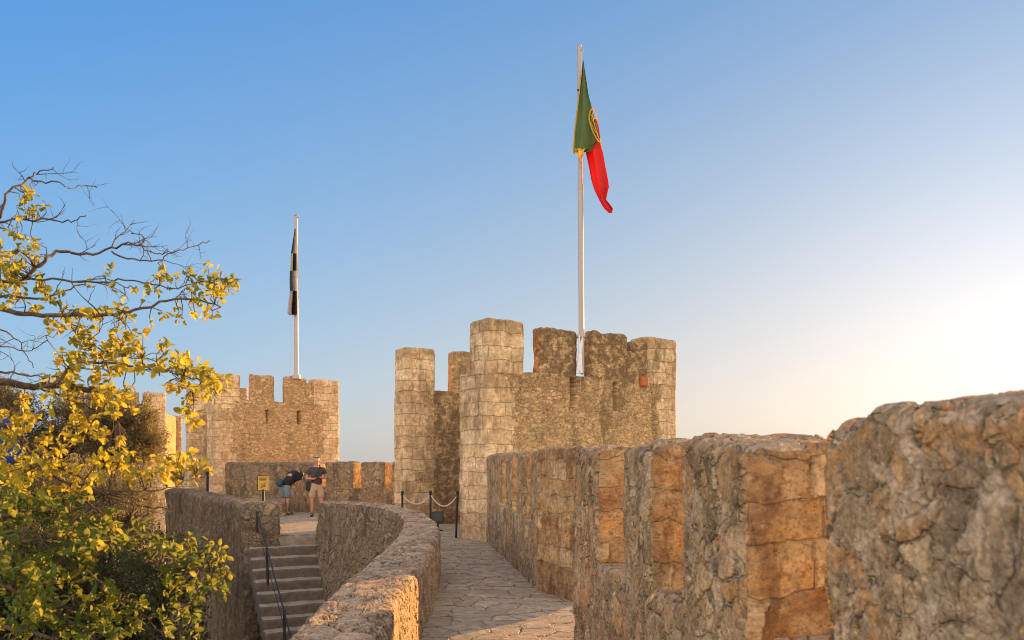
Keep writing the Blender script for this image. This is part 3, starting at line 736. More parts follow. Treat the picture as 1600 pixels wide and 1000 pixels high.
def hanging(name, rows, Y, mat, parent, amp=.10, nf=2.2, nx=28, ny=60, phase=0., matfn=None, thick=.004, depth=None):
    """cloth hanging in folds: rows = (v, u_left, u_right) down the cloth"""
    vs = [r[0] for r in rows]; V = []; Fc = []; mi = []
    for j in range(ny+1):
        v = vs[0]+(vs[-1]-vs[0])*j/ny
        ul = np.interp(v, vs, [r[1] for r in rows]); ur = np.interp(v, vs, [r[2] for r in rows])
        for i in range(nx+1):
            f = i/nx; ph = phase+f*nf*2*PI+j/ny*1.3
            u = ul+(ur-ul)*(f+.5*math.sin(ph*1.0)/(nf*2*PI)*.8*math.sin(PI*f))
            d = amp*math.sin(ph)*min(1, (ur-ul)/14)+.04*math.sin(j/ny*6+f*3)
            V.append(at(u, v, Y+d))
    for j in range(ny):
        for i in range(nx):
            a = j*(nx+1)+i; Fc.append((a, a+1, a+nx+2, a+nx+1)); mi.append(matfn(i/nx, j/ny) if matfn else 0)
    me = mesh_from(name, V, Fc); me.polygons.foreach_set('material_index', mi)
    o = link(name, me, mat, parent)
    sm_ = o.modifiers.new('thickness', 'SOLIDIFY'); sm_.thickness = thick
    return o
Yf = 17.75
base = at(906.5, 585, Yf); topp = at(906.5, 70, Yf)
t = empty('flagpole', base, 'tall pale metal flagpole rising between the merlons of the nearer tower', 'flagpole')
pu = 906.5
MB().tube([at(908.5, 560, Yf), at(908.2, 480, Yf), at(907, 290, Yf)], .058, 18).build('lower_mast', M['pole'], t)
MB().tube([at(907, 292, Yf), at(906, 180, Yf), at(905, 71, Yf)], [.050, .048, .044], 18).tube([at(907, 296, Yf), at(907, 288, Yf)], .062, 18).build('upper_mast', M['pole'], t)
MB().ball(at(905, 71, Yf), .05, seg=14, sc=(1, 1, .6)).tube([at(906, 77, Yf), at(911, 77, Yf-.03)], .012, 8).ball(at(911, 78, Yf-.03), .022, seg=10).build('finial', M['pole'], t)
MB().tube([at(902.5, 140, Yf-.06), at(906, 140, Yf-.06)], .014, 8).ball(at(902.8, 141, Yf-.05), .018, seg=8).build('cleat', M['black'], t)
hal = [at(910.5, 79, Yf-.05), at(911, 240, Yf-.08), at(912, 262, Yf-.08), at(910.5, 400, Yf-.07), at(909, 520, Yf-.07)]
MB().tube(hal, .004, 5).tube([at(912, 256, Yf-.09), at(913, 268, Yf-.09), at(911.5, 284, Yf-.09)], .011, 6).build('halyard', M['rope'], t)
MB().box(at(907.5, 525, Yf), (.19, .19, .07), 0, bev=.01).build('bracket', M['pole'], t)
MB().box(at(909.5, 555, Yf+.0), (.085, .12, .82), 0, bev=.02).build('foot', M['pole'], t)
# wrapped white cloth sleeve at the foot
sl = MB()
for (pp, rr) in (([(910.5, 526), (908.5, 540), (905, 556), (903.5, 572), (903, 584)], [.015, .028, .034, .036, .03]), ([(905, 524), (905.5, 540), (907, 556), (907.5, 570), (908, 583)], [.02, .026, .03, .03, .034])):
    sl.tube([at(u, v, Yf-.08-.02*(v > 550)) for u, v in pp], rr, 12)
sl.build('sleeve', M['sleeve'], t)
# green and red flag
fl = empty('flag', at(911, 95, Yf-.12), 'green and red flag with a yellow emblem hanging limp from the tall pole', 'flag')
Yc = Yf-.20
hanging('green_field', [(94, 910.6, 911.6), (120, 908.3, 915.5), (150, 905, 920), (180, 901.5, 928), (205, 898, 934.5), (222, 896, 936), (234, 895, 931), (238, 897, 914)], Yc, M['green'], fl, .05, 1.4)
hanging('hoist_band', [(110, 907.8, 909), (150, 903.6, 905.2), (180, 900.2, 901.8), (210, 896.4, 898.4), (236, 894.6, 897.2), (240, 896, 899)], Yc-.06, M['yellow'], fl, .01, .5, 4, 40)
hanging('red_field', [(217, 935, 938), (224, 928, 938.5), (232, 917, 940), (240, 915.5, 942.5), (260, 920, 946), (280, 923.5, 950), (292, 927, 951.6), (300, 930, 949.5), (312, 936, 947), (318, 939, 952), (326, 944, 958), (333, 951.5, 956)], Yc+.03, M['red'], fl, .07, 1.3)
hanging('yellow_corner', [(232, 896.5, 915), (237, 899, 912), (243, 903, 910.5), (249, 905, 909.5), (254, 907, 908.5)], Yc-.05, M['yellow'], fl, .03, 1.5, 12, 16)
em = MB()
def arc(pts, r=.012): em.tube([at(u, v, Yc-.055) for u, v in pts], r*.8, 6)
arc([(930, 168), (926, 169), (922.5, 173), (920.3, 180), (920.6, 187), (922.5, 195), (926, 205), (930, 213), (934, 219), (936.5, 222)], .018)
arc([(928.5, 170), (926, 178), (927.5, 190), (931, 202), (935, 215)], .011)
arc([(924, 184), (927, 190), (930, 194)], .010); arc([(922.5, 190), (927, 200), (932, 208)], .010); arc([(922, 178), (926, 183), (929, 186)], .009)
em.build('emblem', M['yellow'], fl)
em = MB(); em.tube([at(930.5, 186, Yc-.055), at(934.5, 199, Yc-.055), at(937, 216, Yc-.05)], .015, 8); em.build('emblem_shield', M['red'], fl)
em = MB(); em.tube([at(931, 176, Yc-.05), at(934.8, 196, Yc-.05), at(938.6, 224, Yc-.05), at(941, 234, Yc-.05)], .010, 6); em.build('emblem_edge', M['yellow'], fl)

# far flag
Y2 = 30.6
t = empty('flagpole', at(462.5, 592, Y2), 'slimmer pale flagpole standing on top of the farther tower', 'flagpole')
MB().tube([at(463, 592, Y2), at(462.8, 480, Y2), at(462.5, 337, Y2)], [.085, .075, .055], 14).build('mast', M['pole'], t)
MB().tube([at(463, 592, Y2), at(463, 586, Y2)], .16, 14).build('base_plate', M['pole'], t)
MB().tube([at(462, 341, Y2), at(466.5, 339, Y2)], .02, 8).ball(at(466, 339.5, Y2), .035, seg=8).ball(at(462.5, 337, Y2), .07, seg=10, sc=(1, 1, .6)).build('finial', M['pole'], t)
MB().tube([at(457, 490, Y2-.1), at(456, 530, Y2-.1), at(452, 590, Y2-.1)], .007, 5).tube([at(466, 341, Y2), at(465.5, 590, Y2)], .006, 5).build('halyard', M['rope'], t)
fl = empty('flag', at(460, 362, Y2-.15), 'black and white quartered flag hanging limp from the farther pole', 'flag')
def quarter(fx, fy):
    k = (1 if fy < .28 else 0 if fy < .48 else 1 if fy < .72 else 0)
    return k if fx > .42 else 1-k if fy < .72 else 1
hanging('cloth', [(357, 460.5, 462.8), (380, 457, 463), (398, 454.2, 463.2), (420, 453, 463.2), (438, 452.5, 463.4), (455, 452.8, 463.8), (470, 451, 464.2), (484, 449.2, 464.4), (490, 448.8, 464.8), (492, 452, 463)], Y2-.2, [M['dark'], M['white']], fl, .12, 1.6, 30, 90, .6, quarter)

# ---- parasol seen through the tree
M['blue'] = cloth_mat('blue_cloth', (.02, .10, .42))
px, py, pz = -8.05, 12.6, 2.55
t = empty('parasol', (px, py, -3.4), 'blue parasol behind the leaves at the left edge', 'parasol')
def dome():
    V = [(px, py, pz)]; Fc = []; n = 48; rings = 8; R_ = .62
    for r in range(1, rings+1):
        for k in range(n):
            a = 2*PI*k/n; sc = 1-.06*abs(math.sin(a*4)); rr = R_*(r/rings)**.7*sc
            V.append((px+rr*math.cos(a), py+rr*math.sin(a), pz-1.0*(r/rings)**1.9))
    for k in range(n): Fc.append((0, 1+k, 1+(k+1) % n))
    for r in range(rings-1):
        for k in range(n):
            a = 1+r*n+k; b_ = 1+r*n+(k+1) % n; Fc.append((a, a+n, b_+n, b_))
    return V, Fc
o = MB().add(*dome()).build('canopy', M['blue'], t); o.modifiers.new('thickness', 'SOLIDIFY').thickness = .004
MB().tube([(px, py, -3.6), (px, py, pz+.05)], .025, 10).build('pole', M['black'], t)
MB().tube([(px, py, -3.6), (px, py, -3.4)], .3, 20).build('base', M['greybox'], t)

# ================================================================== TREES
def leaf_mat(name, ca, cb, cc, trans=.5):
    t = NT(name); k = t.attr('tint', 'Fac')
    c = t.ramp(k, [(0, ca), (.5, cb), (1, cc)])
    t.col(c); t.b.inputs['Roughness'].default_value = .5; t.b.inputs['Specular IOR Level'].default_value = .3
    tr = t.n('BsdfTranslucent'); t.setin(tr, 0, t.mix(.25, c, (1., .85, .2))); mx = t.n('MixShader'); mx.inputs[0].default_value = trans
    t.l(t.b, 0, mx, 1); t.l(tr, 0, mx, 2); t.l(mx, 0, t.out, 0); return t.m
def bark_mat(name, a, b, sc=18):
    t = NT(name); p = t.n('NewGeometry').outputs['Position']
    n1 = t.noise(p, sc, 6, .7); t.col(t.mix(t.mr(n1, .35, .65), a, b)); t.b.inputs['Roughness'].default_value = .95
    t.bump(n1, .9, .012); return t.m
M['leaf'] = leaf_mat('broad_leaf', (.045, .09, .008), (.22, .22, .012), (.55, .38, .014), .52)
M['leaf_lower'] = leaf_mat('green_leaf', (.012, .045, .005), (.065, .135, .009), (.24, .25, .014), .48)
M['bark'] = bark_mat('bark', (.055, .035, .022), (.14, .095, .06))
M['olive'] = leaf_mat('olive_leaf', (.07, .055, .025), (.15, .115, .055), (.26, .20, .10), .3)
M['shrub'] = leaf_mat('shrub_leaf', (.008, .016, .005), (.02, .03, .009), (.055, .055, .016), .25)
M['dryshrub'] = leaf_mat('dry_leaf', (.10, .075, .035), (.20, .15, .07), (.36, .27, .14), .3)

class Leaves:
    def __init__(s): s.V = []; s.F = []; s.T = []
    def leaf(s, p, d, up, L, W, tint, curl=.25):
        d = d.normalized(); sd_ = d.cross(up)
        if sd_.length < 1e-4: sd_ = d.cross(Vector((1, 0, .3)))
        sd_.normalize(); n = sd_.cross(d)
        o = len(s.V)
        prof = ((0, .06), (.28, .42), (.58, .5), (.84, .3), (1., .02))
        for (a, w_) in prof:
            c = p+d*L*a-n*L*curl*a*a
            for q in (-1, 0, 1): s.V.append(c+sd_*W*w_*q+n*abs(q)*W*w_*.45)
        for k in range(4):
            for q in range(2):
                a = o+k*3+q; s.F.append((a, a+1, a+4, a+3)); s.T.append(tint)
    def small(s, p, d, up, L, W, tint):
        d = d.normalized(); sd_ = d.cross(up)
        if sd_.length < 1e-4: sd_ = Vector((1, 0, 0))
        sd_.normalize(); o = len(s.V)
        s.V += [p, p+d*L*.5+sd_*W*.5, p+d*L, p+d*L*.5-sd_*W*.5]; s.F.append((o, o+1, o+2, o+3)); s.T.append(tint)
    def build(s, name, mat, parent):
        me = mesh_from(name, s.V, s.F); a = me.attributes.new('tint', 'FLOAT', 'FACE'); a.data.foreach_set('value', np.array(s.T, dtype=np.float32))
        return link(name, me, mat, parent)
def rv(r): 
    while True:
        v = Vector((r.uniform(-1, 1), r.uniform(-1, 1), r.uniform(-1, 1)))
        if .05 < v.length < 1: return v.normalized()

LIMBS = [  # pixel track, radius in pixels at each end, distance
 ([(-60, 470), (0, 483), (50, 490), (110, 493), (170, 491), (210, 484), (260, 471), (300, 468), (345, 480)], 7, 1.5, 4.9),
 ([(-50, 420), (-12, 362), (2, 328), (15, 300), (45, 278), (62, 268), (83, 262)], 4.5, 1.0, 5.1),
 ([(45, 278), (66, 283), (90, 284), (108, 295), (128, 290), (152, 293)], 2.2, .6, 5.1),
 ([(-40, 352), (0, 348), (40, 343), (90, 345), (118, 344), (134, 337)], 3.4, .9, 5.3),
 ([(-60, 445), (0, 440), (36, 436), (62, 415), (88, 393), (125, 397), (165, 391), (195, 380), (218, 382), (222, 368), (205, 365)], 6, .8, 5.0),
 ([(175, 393), (210, 405), (245, 407), (272, 393), (300, 385), (328, 376)], 2.2, .6, 5.0),
 ([(218, 382), (232, 392), (250, 396), (262, 390)], 1.4, .5, 5.0),
 ([(36, 436), (100, 438), (160, 440), (210, 438), (262, 450), (318, 440), (352, 438)], 3, .7, 5.05),
 ([(-60, 468), (0, 463), (70, 466), (110, 452), (150, 436), (200, 450)], 4, .7, 5.2),
 ([(-60, 590), (0, 596), (45, 604), (90, 603), (146, 607)], 9, 7, 4.6),
 ([(-60, 575), (0, 581), (40, 586), (78, 590)], 4, 1.2, 4.8),
 ([(70, 604), (98, 590), (118, 572), (140, 566), (200, 572), (250, 578), (300, 592), (330, 600)], 5, .8, 4.6),
 ([(-40, 508), (0, 514), (28, 532), (44, 560), (52, 574)], 2.4, .5, 5.4),
 ([(-40, 545), (0, 542), (40, 548), (66, 538), (74, 524)], 2, .5, 5.4),
 ([(-60, 655), (0, 665), (40, 690), (72, 717), (110, 738), (150, 765), (190, 782)], 6, 1.2, 4.7),
 ([(30, 684), (70, 735), (120, 757), (170, 765), (215, 768), (262, 762), (306, 745)], 4, .8, 4.8),
 ([(-60, 630), (0, 640), (30, 648), (90, 660), (140, 668)], 4, .9, 4.9),
 ([(-60, 810), (0, 806), (45, 799), (95, 801), (145, 793), (215, 796)], 7, 2, 4.6),
 ([(-60, 850), (0, 847), (60, 843), (92, 846)], 7, 2.5, 4.5),
 ([(10, 848), (45, 832), (80, 808), (115, 800)], 4, 1.5, 4.5),
 ([(-60, 905), (0, 914), (35, 930), (58, 946), (90, 950), (125, 952)], 7, 3, 4.4),
 ([(58, 946), (110, 972), (150, 1000), (170, 1030)], 4, 2, 4.4),
 ([(110, 765), (150, 795), (176, 830), (200, 862), (250, 880), (300, 890), (345, 880)], 3.4, .8, 4.8),
 ([(150, 765), (180, 775), (215, 790), (262, 795)], 2.5, .7, 4.8),
 ([(130, 840), (180, 850), (230, 875), (265, 905), (285, 950)], 3, .8, 4.7),
 ([(125, 800), (100, 850), (150, 905), (190, 925), (230, 965)], 3, .8, 4.6),
 ([(-60, 960), (0, 975), (60, 990), (120, 1010)], 6, 3, 4.4),
 ([(90, 470), (110, 510), (150, 540), (185, 556), (230, 560), (270, 585), (300, 610)], 2.6, .7, 4.9),
 ([(60, 605), (110, 625), (150, 640), (185, 660)], 2.6, .7, 4.7)]
TUFTS = [(48, 325, 26, 28, 14), (22, 395, 42, 40, 40), (60, 452, 45, 30, 16), (15, 440, 30, 40, 22), (295, 440, 75, 26, 34), (345, 445, 22, 22, 12), (300, 480, 60, 20, 14), (200, 450, 70, 30, 10),
 (115, 500, 45, 32, 26), (170, 520, 70, 40, 42), (140, 560, 60, 34, 34), (235, 562, 60, 30, 18), (285, 585, 50, 28, 26), (320, 600, 30, 22, 20), (300, 640, 18, 24, 12), (115, 610, 60, 36, 44), (185, 625, 34, 26, 24),
 (20, 650, 34, 36, 24), (105, 672, 34, 26, 18), (150, 690, 34, 34, 20), (40, 700, 60, 34, 42), (185, 725, 34, 34, 28), (120, 740, 55, 24, 22), (290, 730, 34, 24, 26), (250, 735, 26, 20, 14), (60, 750, 60, 30, 34), (15, 745, 30, 50, 34),
 (110, 790, 40, 24, 20), (25, 800, 40, 34, 26), (130, 840, 50, 34, 48), (70, 870, 70, 40, 74), (180, 845, 20, 18, 12), (220, 850, 34, 18, 16), (280, 850, 46, 18, 26), (340, 860, 26, 16, 14), (300, 900, 50, 34, 44), (340, 905, 22, 26, 14),
 (100, 930, 80, 46, 84), (30, 940, 50, 60, 74), (190, 960, 44, 36, 40), (110, 985, 90, 34, 60), (285, 975, 46, 22, 18), (290, 945, 30, 20, 12), (10, 870, 30, 40, 34), (185, 815, 40, 18, 12)]
def build_tree():
    r = random.Random(11)
    TX, TY = -4.9, 5.6                                        # trunk stands left of the frame
    t = empty('autumn_tree', (TX, TY, -3.6), 'broad leaved tree turning yellow, its branches reaching in from the left', 'tree')
    tr = MB(); trunk = [(TX, TY, -3.8), (TX+.05, TY, -2.4), (TX-.05, TY+.05, -1.0), (TX+.05, TY, .4), (TX, TY+.05, 1.6), (TX+.1, TY, 2.8), (TX+.3, TY-.1, 3.8)]
    tr.tube(trunk, [.30, .24, .22, .20, .16, .11, .05], 14); tr.build('trunk', M['bark'], t)
    br = MB(); pts_all = []
    def track(px_, r0, r1, Y, jit=.012):
        P = []
        n_ = len(px_)
        for i, (u, v) in enumerate(px_):
            P.append(at(u, v, Y+.12*math.sin(i*1.3+Y*9)))
        Q = []
        for i in range(n_-1):
            for k in range(4):
                a = k/4; p0 = P[max(0, i-1)]; p1 = P[i]; p2 = P[i+1]; p3 = P[min(n_-1, i+2)]
                q = .5*((2*p1)+(p2-p0)*a+(2*p0-5*p1+4*p2-p3)*a*a+(3*p1-p0-3*p2+p3)*a**3)
                Q.append(q+rv(r)*jit*(1 if k else .3))
        Q.append(P[-1]); m_ = len(Q); R = [max(.0030, (r0+(r1-r0)*(i/(m_-1))**.8)*Y/F*.68) for i in range(m_)]
        return Q, R
    tw = MB()
    def twig(p, d, L, rad, depth):
        q = [p]; dd = d.normalized(); n_ = 5
        for k in range(n_):
            dd = (dd+rv(r)*.42+Vector((0, 0, .05))).normalized(); q.append(q[-1]+dd*L/n_)
        tw.tube(q, [rad*(1-.75*k/n_) for k in range(n_+1)], 5, 0)
        if depth:
            for k in (1, 2, 3, 4):
                if r.random() < .75: twig(q[k], (dd+rv(r)*1.1), L*.5, rad*.6, depth-1)
        return q
    for (px_, r0, r1, Y) in LIMBS:
        Q, R = track(px_, r0, r1, Y)
        if px_[0][0] < 0:
            base_ = Vector((TX, TY, max(-3, min(3.0, Q[0].z-.5)))); mid = base_.lerp(Q[0], .5)+Vector((0, 0, -.05))
            Q = [base_, mid]+Q; R = [R[0]*1.7, R[0]*1.3]+R
        br.tube(Q, R, 8)
        for i in range(2, len(Q)): pts_all.append((Q[i], R[i], (Q[i]-Q[i-1]).normalized()))
        for i in range(3, len(Q), 2):
            if Q[i].x/Q[i].y < -.66: continue
            if r.random() < .5:
                d = (Q[i]-Q[i-1]).normalized(); twig(Q[i], d*.9+rv(r)*1.0, r.uniform(.07, .28), min(.0048, R[i]*.7), 1)
    br.build('limbs', M['bark'], t)
    lv = Leaves(); lg = Leaves()
    for (cu, cv, ru, rvv, n_) in TUFTS:
        for _ in range(int(n_*(.95 if cv < 600 else .70))):
            a = r.uniform(0, 2*PI); q = math.sqrt(r.random()); u = cu+ru*q*math.cos(a); v = cv+rvv*q*math.sin(a)
            near = min(pts_all, key=lambda b: (b[0].x/b[0].y*F+800-u)**2+(CH*F/b[0].y*0+HZ-(b[0].z-CH)/b[0].y*F-v)**2)
            Y = near[0].y+r.gauss(0, .22); c = at(u, v, Y)
            if (c-near[0]).length > .03:
                mid = near[0].lerp(c, .5)+rv(r)*.03
                tw.tube([near[0], mid, c], [.0035, .0028, .0016], 5)
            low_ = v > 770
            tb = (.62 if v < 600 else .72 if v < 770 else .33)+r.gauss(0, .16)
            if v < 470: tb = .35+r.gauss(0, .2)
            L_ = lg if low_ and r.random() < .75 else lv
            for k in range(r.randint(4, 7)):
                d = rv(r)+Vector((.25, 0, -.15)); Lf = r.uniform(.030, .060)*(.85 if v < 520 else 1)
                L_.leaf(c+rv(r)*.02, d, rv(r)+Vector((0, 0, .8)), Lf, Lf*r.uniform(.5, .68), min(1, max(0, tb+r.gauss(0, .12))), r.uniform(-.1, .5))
    tw.build('twigs', M['bark'], t)
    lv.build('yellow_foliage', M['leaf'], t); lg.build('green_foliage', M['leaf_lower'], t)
build_tree()

def bushy(name, loc, label, cat, blobs, nleaf, mat, L, W, seed, group=None, stems=10, grad=0.):
    """shrub or small tree: stems that fork into twig clumps, leaves hung on the clumps"""
    r = random.Random(seed); t = empty(name, loc, label, cat, group)
    b0 = Vector(loc); st = MB(); lv = Leaves()
    tot = sum(b[3]*b[4]*b[5] for b in blobs)
    for (x, y, z, rx, ry, rz) in blobs:
        n_ = max(6, int(nleaf*rx*ry*rz/tot/26)); c0 = Vector((x, y, z))
        st.tube([b0, b0.lerp(c0, .5)+rv(r)*.15, c0], [.06, .04, .02], 7)
        for k in range(n_):
            d = rv(r); q = r.random()**.42; c = Vector((x+d.x*rx*q, y+d.y*ry*q, z+d.z*rz*q))
            if mn.noise(c*1.7+Vector((seed, 0, 0))) < -.22: continue
            if k % 3 == 0: st.tube([c0, c0.lerp(c, .5)+rv(r)*.06, c], [.014, .009, .004], 4)
            out = (c-c0).normalized()+Vector((0, 0, .35)); tb = r.gauss(.45, .2)
            for m_ in range(26):
                p = c+rv(r)*r.random()*.17
                lv.small(p, out+rv(r)*1.1, rv(r), L*r.uniform(.6, 1.3), W*r.uniform(.7, 1.2), min(1, max(0, tb+r.gauss(0, .15))))
    st.build('stems', M['bark'], t); lv.build('foliage', mat, t)
bushy('olive_tree', (-11.6, 23.5, -3.6), 'grey brown olive tree with a rounded crown in front of the farthest tower', 'tree',
      [(-11.3, 23.5, 2.4, 1.35, 1.2, 1.15), (-12.2, 23.7, 2.5, 1.1, 1.0, 1.15), (-11.2, 23.2, 1.7, 1.1, 1.0, .6), (-12.9, 23.6, 1.8, 1.2, 1.0, 1.3), (-10.7, 23.4, 2.9, .7, .7, .7), (-10.25, 23.4, 2.2, .55, .6, .7)], 110000, M['olive'], .08, .028, 3)
bushy('olive_tree', (-14.8, 22.5, -3.6), 'taller sparse olive tree at the far left behind the yellow branches', 'tree',
      [(-14.6, 22.5, 3.0, 1.5, 1.2, 1.1), (-13.6, 22.3, 3.0, .9, .9, .8), (-15.6, 22.6, 2.3, 1.4, 1.0, 1.5), (-14.2, 22.5, 1.6, 1.5, 1.0, 1.1)], 80000, M['olive'], .08, .028, 4)
bushy('dry_bush', (-8.9, 17.8, -3.6), 'pale dry bush with small brown leaves below the olive tree', 'bush',
      [(-8.6, 17.9, .9, 1.0, .9, .85), (-9.7, 18.0, .9, 1.1, .9, .9), (-8.0, 17.5, .35, .7, .7, .6), (-10.6, 18.0, .8, 1.1, .9, 1.1)], 60000, M['dryshrub'], .06, .024, 5)
bushy('green_shrub', (-7.4, 14.2, -3.6), 'dark green shrub filling the hollow beside the stair wall', 'shrub',
      [(-7.3, 14.5, -.9, 1.3, 1.0, 1.2), (-6.5, 14.2, -1.7, 1.0, .9, 1.0), (-7.0, 14.0, -2.6, 1.4, .9, .9), (-8.4, 14.6, -1.0, 1.2, 1.0, 1.4), (-5.75, 13.9, -.35, .75, .6, .85), (-5.55, 13.7, -1.6, .6, .6, 1.1), (-5.45, 13.6, -2.8, .6, .6, .8)], 78000, M['shrub'], .075, .034, 6)
bushy('green_shrub', (-9.8, 13.6, -3.6), 'broad dark shrub at the lower left behind the tree branches', 'shrub',
      [(-9.2, 13.8, -1.2, 1.4, 1.0, 1.4), (-8.2, 12.5, -2.3, 1.4, 1.0, 1.2), (-10.3, 14.0, -.6, 1.3, 1.0, 1.6), (-9.0, 12.2, -2.4, 1.3, .9, 1.0), (-7.0, 12.0, -3.0, 1.3, .9, .9)], 60000, M['shrub'], .075, .034, 7)
bushy('green_shrub', (-10.8, 16.6, -3.6), 'lighter green leafy shrub under the blue parasol', 'shrub',
      [(-9.4, 16.4, -.2, 1.4, .9, 1.1), (-10.6, 16.5, .2, 1.2, .9, 1.2), (-8.2, 16.2, -.6, 1.1, .8, .9)], 40000, M['leaf_lower'], .075, .034, 8)

# ================================================================== PEOPLE
def skinmesh(nodes, edges, sub=2):
    """one smooth body surface grown round a jointed skeleton; nodes: name -> (pos, rx, ry)"""
    names = list(nodes); idx = {n_: i for i, n_ in enumerate(names)}
    me = bpy.data.meshes.new('tmp'); me.from_pydata([nodes[n_][0] for n_ in names], [(idx[a], idx[b]) for a, b in edges], [])
    o = bpy.data.objects.new('tmp', me); COL.objects.link(o)
    sk = o.modifiers.new('s', 'SKIN'); sk.branch_smoothing = .3; o.modifiers.new('d', 'SUBSURF').levels = sub
    for i, n_ in enumerate(names):
        v = me.skin_vertices[0].data[i]; q = nodes[n_]; v.radius = (q[1], q[2] if len(q) > 2 else q[1])
        v.use_root = (i == 0)
    dg = bpy.context.evaluated_depsgraph_get(); em_ = bpy.data.meshes.new_from_object(o.evaluated_get(dg))
    bpy.data.objects.remove(o); bpy.data.meshes.remove(me); return em_
M['skin'] = simple('skin', (.50, .25, .15), .55, 0, .08); M['hair'] = simple('grey_hair', (.40, .37, .34), .8)
M['shirt'] = simple('dark_grey_shirt', (.055, .05, .05), .85, 0, .2, 12, .4); M['khaki'] = simple('khaki_cotton', (.42, .31, .19), .85, 0, .12, 12, .3)
M['shoe'] = simple('dark_shoe', (.03, .028, .03), .6); M['blacktop'] = simple('black_jersey', (.012, .011, .013), .9, 0, .2)
M['greyblue'] = simple('grey_blue_cotton', (.16, .20, .25), .85, 0, .12, 12, .3); M['teal'] = simple('teal_nylon', (.012, .06, .062), .6); M['sun_glass'] = simple('dark_glass', (.01, .01, .012), .15)

def person(origin, yaw, J, label, outfit):
    """J joints in body space: x to the person's left, y backwards, z up, metres"""
    t = empty('person', origin, label, 'person'); ox, oy, oz = origin
    cy, sy_ = math.cos(yaw), math.sin(yaw)
    W_ = lambda p: Vector((ox+p[0]*cy-p[1]*sy_, oy+p[0]*sy_+p[1]*cy, oz+p[2]))
    def sm(names, edges, mat, nm, off=0., sub=2):
        me = skinmesh({k: (W_(J[k][0]), *(r_+off for r_ in J[k][1:])) for k in names}, edges, sub)
        return link(nm, me, mat, t)
    E = [('pelvis', 'waist'), ('waist', 'chest'), ('chest', 'neck'), ('neck', 'head0'), ('head0', 'head1'), ('head1', 'head2')]
    for s_ in 'LR':
        E += [('pelvis', 'hip'+s_), ('hip'+s_, 'knee'+s_), ('knee'+s_, 'calf'+s_), ('calf'+s_, 'ankle'+s_), ('ankle'+s_, 'toe'+s_)]
        E += [('chest', 'sh'+s_), ('sh'+s_, 'elbow'+s_), ('elbow'+s_, 'wrist'+s_), ('wrist'+s_, 'palm'+s_)]
    body = sm(list(dict.fromkeys([x for e in E for x in e])), E, M['skin'], 'body')
    # fingers and thumb, joined into the body mesh
    fm = bmesh.new(); fm.from_mesh(body.data)
    for s_ in 'LR':
        w0 = Vector(J['wrist'+s_][0]); w1 = Vector(J['palm'+s_][0]); d = (w1-w0).normalized(); side = d.cross(Vector((0, 0, 1))).normalized() if abs(d.z) < .9 else Vector((1, 0, 0)); nrm = d.cross(side)
        for k in range(5):
            if k < 4:
                o_ = w1+side*(k-1.5)*.021; ln_ = (.075, .085, .08, .06)[k]
                pts_ = [o_-d*.01, o_+d*ln_*.45, o_+d*ln_*.8+nrm*.018, o_+d*ln_+nrm*.035]; rr = [.010, .0095, .009, .007]
            else:
                o_ = w0.lerp(w1, .4)-side*.03; pts_ = [o_, o_-side*.022+d*.025, o_-side*.026+d*.055]; rr = [.013, .011, .008]
            V, Fc = tube([W_(p) for p in pts_], rr, 7); vs = [fm.verts.new(v) for v in V]
            for f in Fc:
                try: fm.faces.new([vs[i] for i in f])
                except ValueError: pass
    fm.to_mesh(body.data); fm.free(); body.data.polygons.foreach_set('use_smooth', [True]*len(body.data.polygons))
    return t, W_, sm

# man with a camera
def pt(x, y, z, r1, r2=None): return ((x, y, z), r1, r2 or r1)
MAN = dict(pelvis=pt(0, 0, .93, .155, .11), waist=pt(0, .0, 1.08, .15, .115), chest=pt(0, 0, 1.33, .165, .115), neck=pt(0, -.01, 1.50, .058), head0=pt(0, -.03, 1.59, .066, .078), head1=pt(0, -.03, 1.67, .078, .092), head2=pt(0, -.015, 1.74, .055, .065),
  hipL=pt(.105, 0, .86, .092), kneeL=pt(.13, -.03, .48, .058), calfL=pt(.13, 0, .34, .056), ankleL=pt(.13, .02, .09, .036), toeL=pt(.15, -.15, .035, .038, .03),
  hipR=pt(-.105, 0, .86, .092), kneeR=pt(-.13, -.02, .48, .058), calfR=pt(-.13, .01, .34, .056), ankleR=pt(-.13, .03, .09, .036), toeR=pt(-.16, -.14, .035, .038, .03),
  shL=pt(.19, 0, 1.41, .05), elbowL=pt(.27, .04, 1.14, .044), wristL=pt(.09, -.20, 1.16, .03), palmL=pt(.035, -.235, 1.18, .032, .02),
  shR=pt(-.19, 0, 1.41, .05), elbowR=pt(-.29, .03, 1.13, .044), wristR=pt(-.08, -.20, 1.12, .03), palmR=pt(-.03, -.24, 1.15, .032, .02))
mo = (-5.72, 24.35, .0)
t, W_, sm = person(mo, math.radians(16), MAN, 'person in a dark polo shirt and khaki shorts standing with hands raised to a camera', None)
MAN['slL'] = pt(.245, .022, 1.24, .062); MAN['slR'] = pt(-.255, .018, 1.23, .062); MAN['hem'] = pt(0, 0, .86, .16, .12); MAN['col'] = pt(0, -.01, 1.465, .075)
sh = sm(['chest', 'waist', 'hem', 'col', 'shL', 'slL', 'shR', 'slR'], [('chest', 'waist'), ('waist', 'hem'), ('chest', 'col'), ('chest', 'shL'), ('shL', 'slL'), ('chest', 'shR'), ('shR', 'slR')], M['shirt'], 'shirt', .024)
MAN['thL'] = pt(.135, -.015, .53, .095); MAN['thR'] = pt(-.135, -.01, .53, .095); MAN['top'] = pt(0, 0, 1.04, .145, .11)
MAN['hiL'] = pt(.10, 0, .83, .105); MAN['hiR'] = pt(-.10, 0, .83, .105)
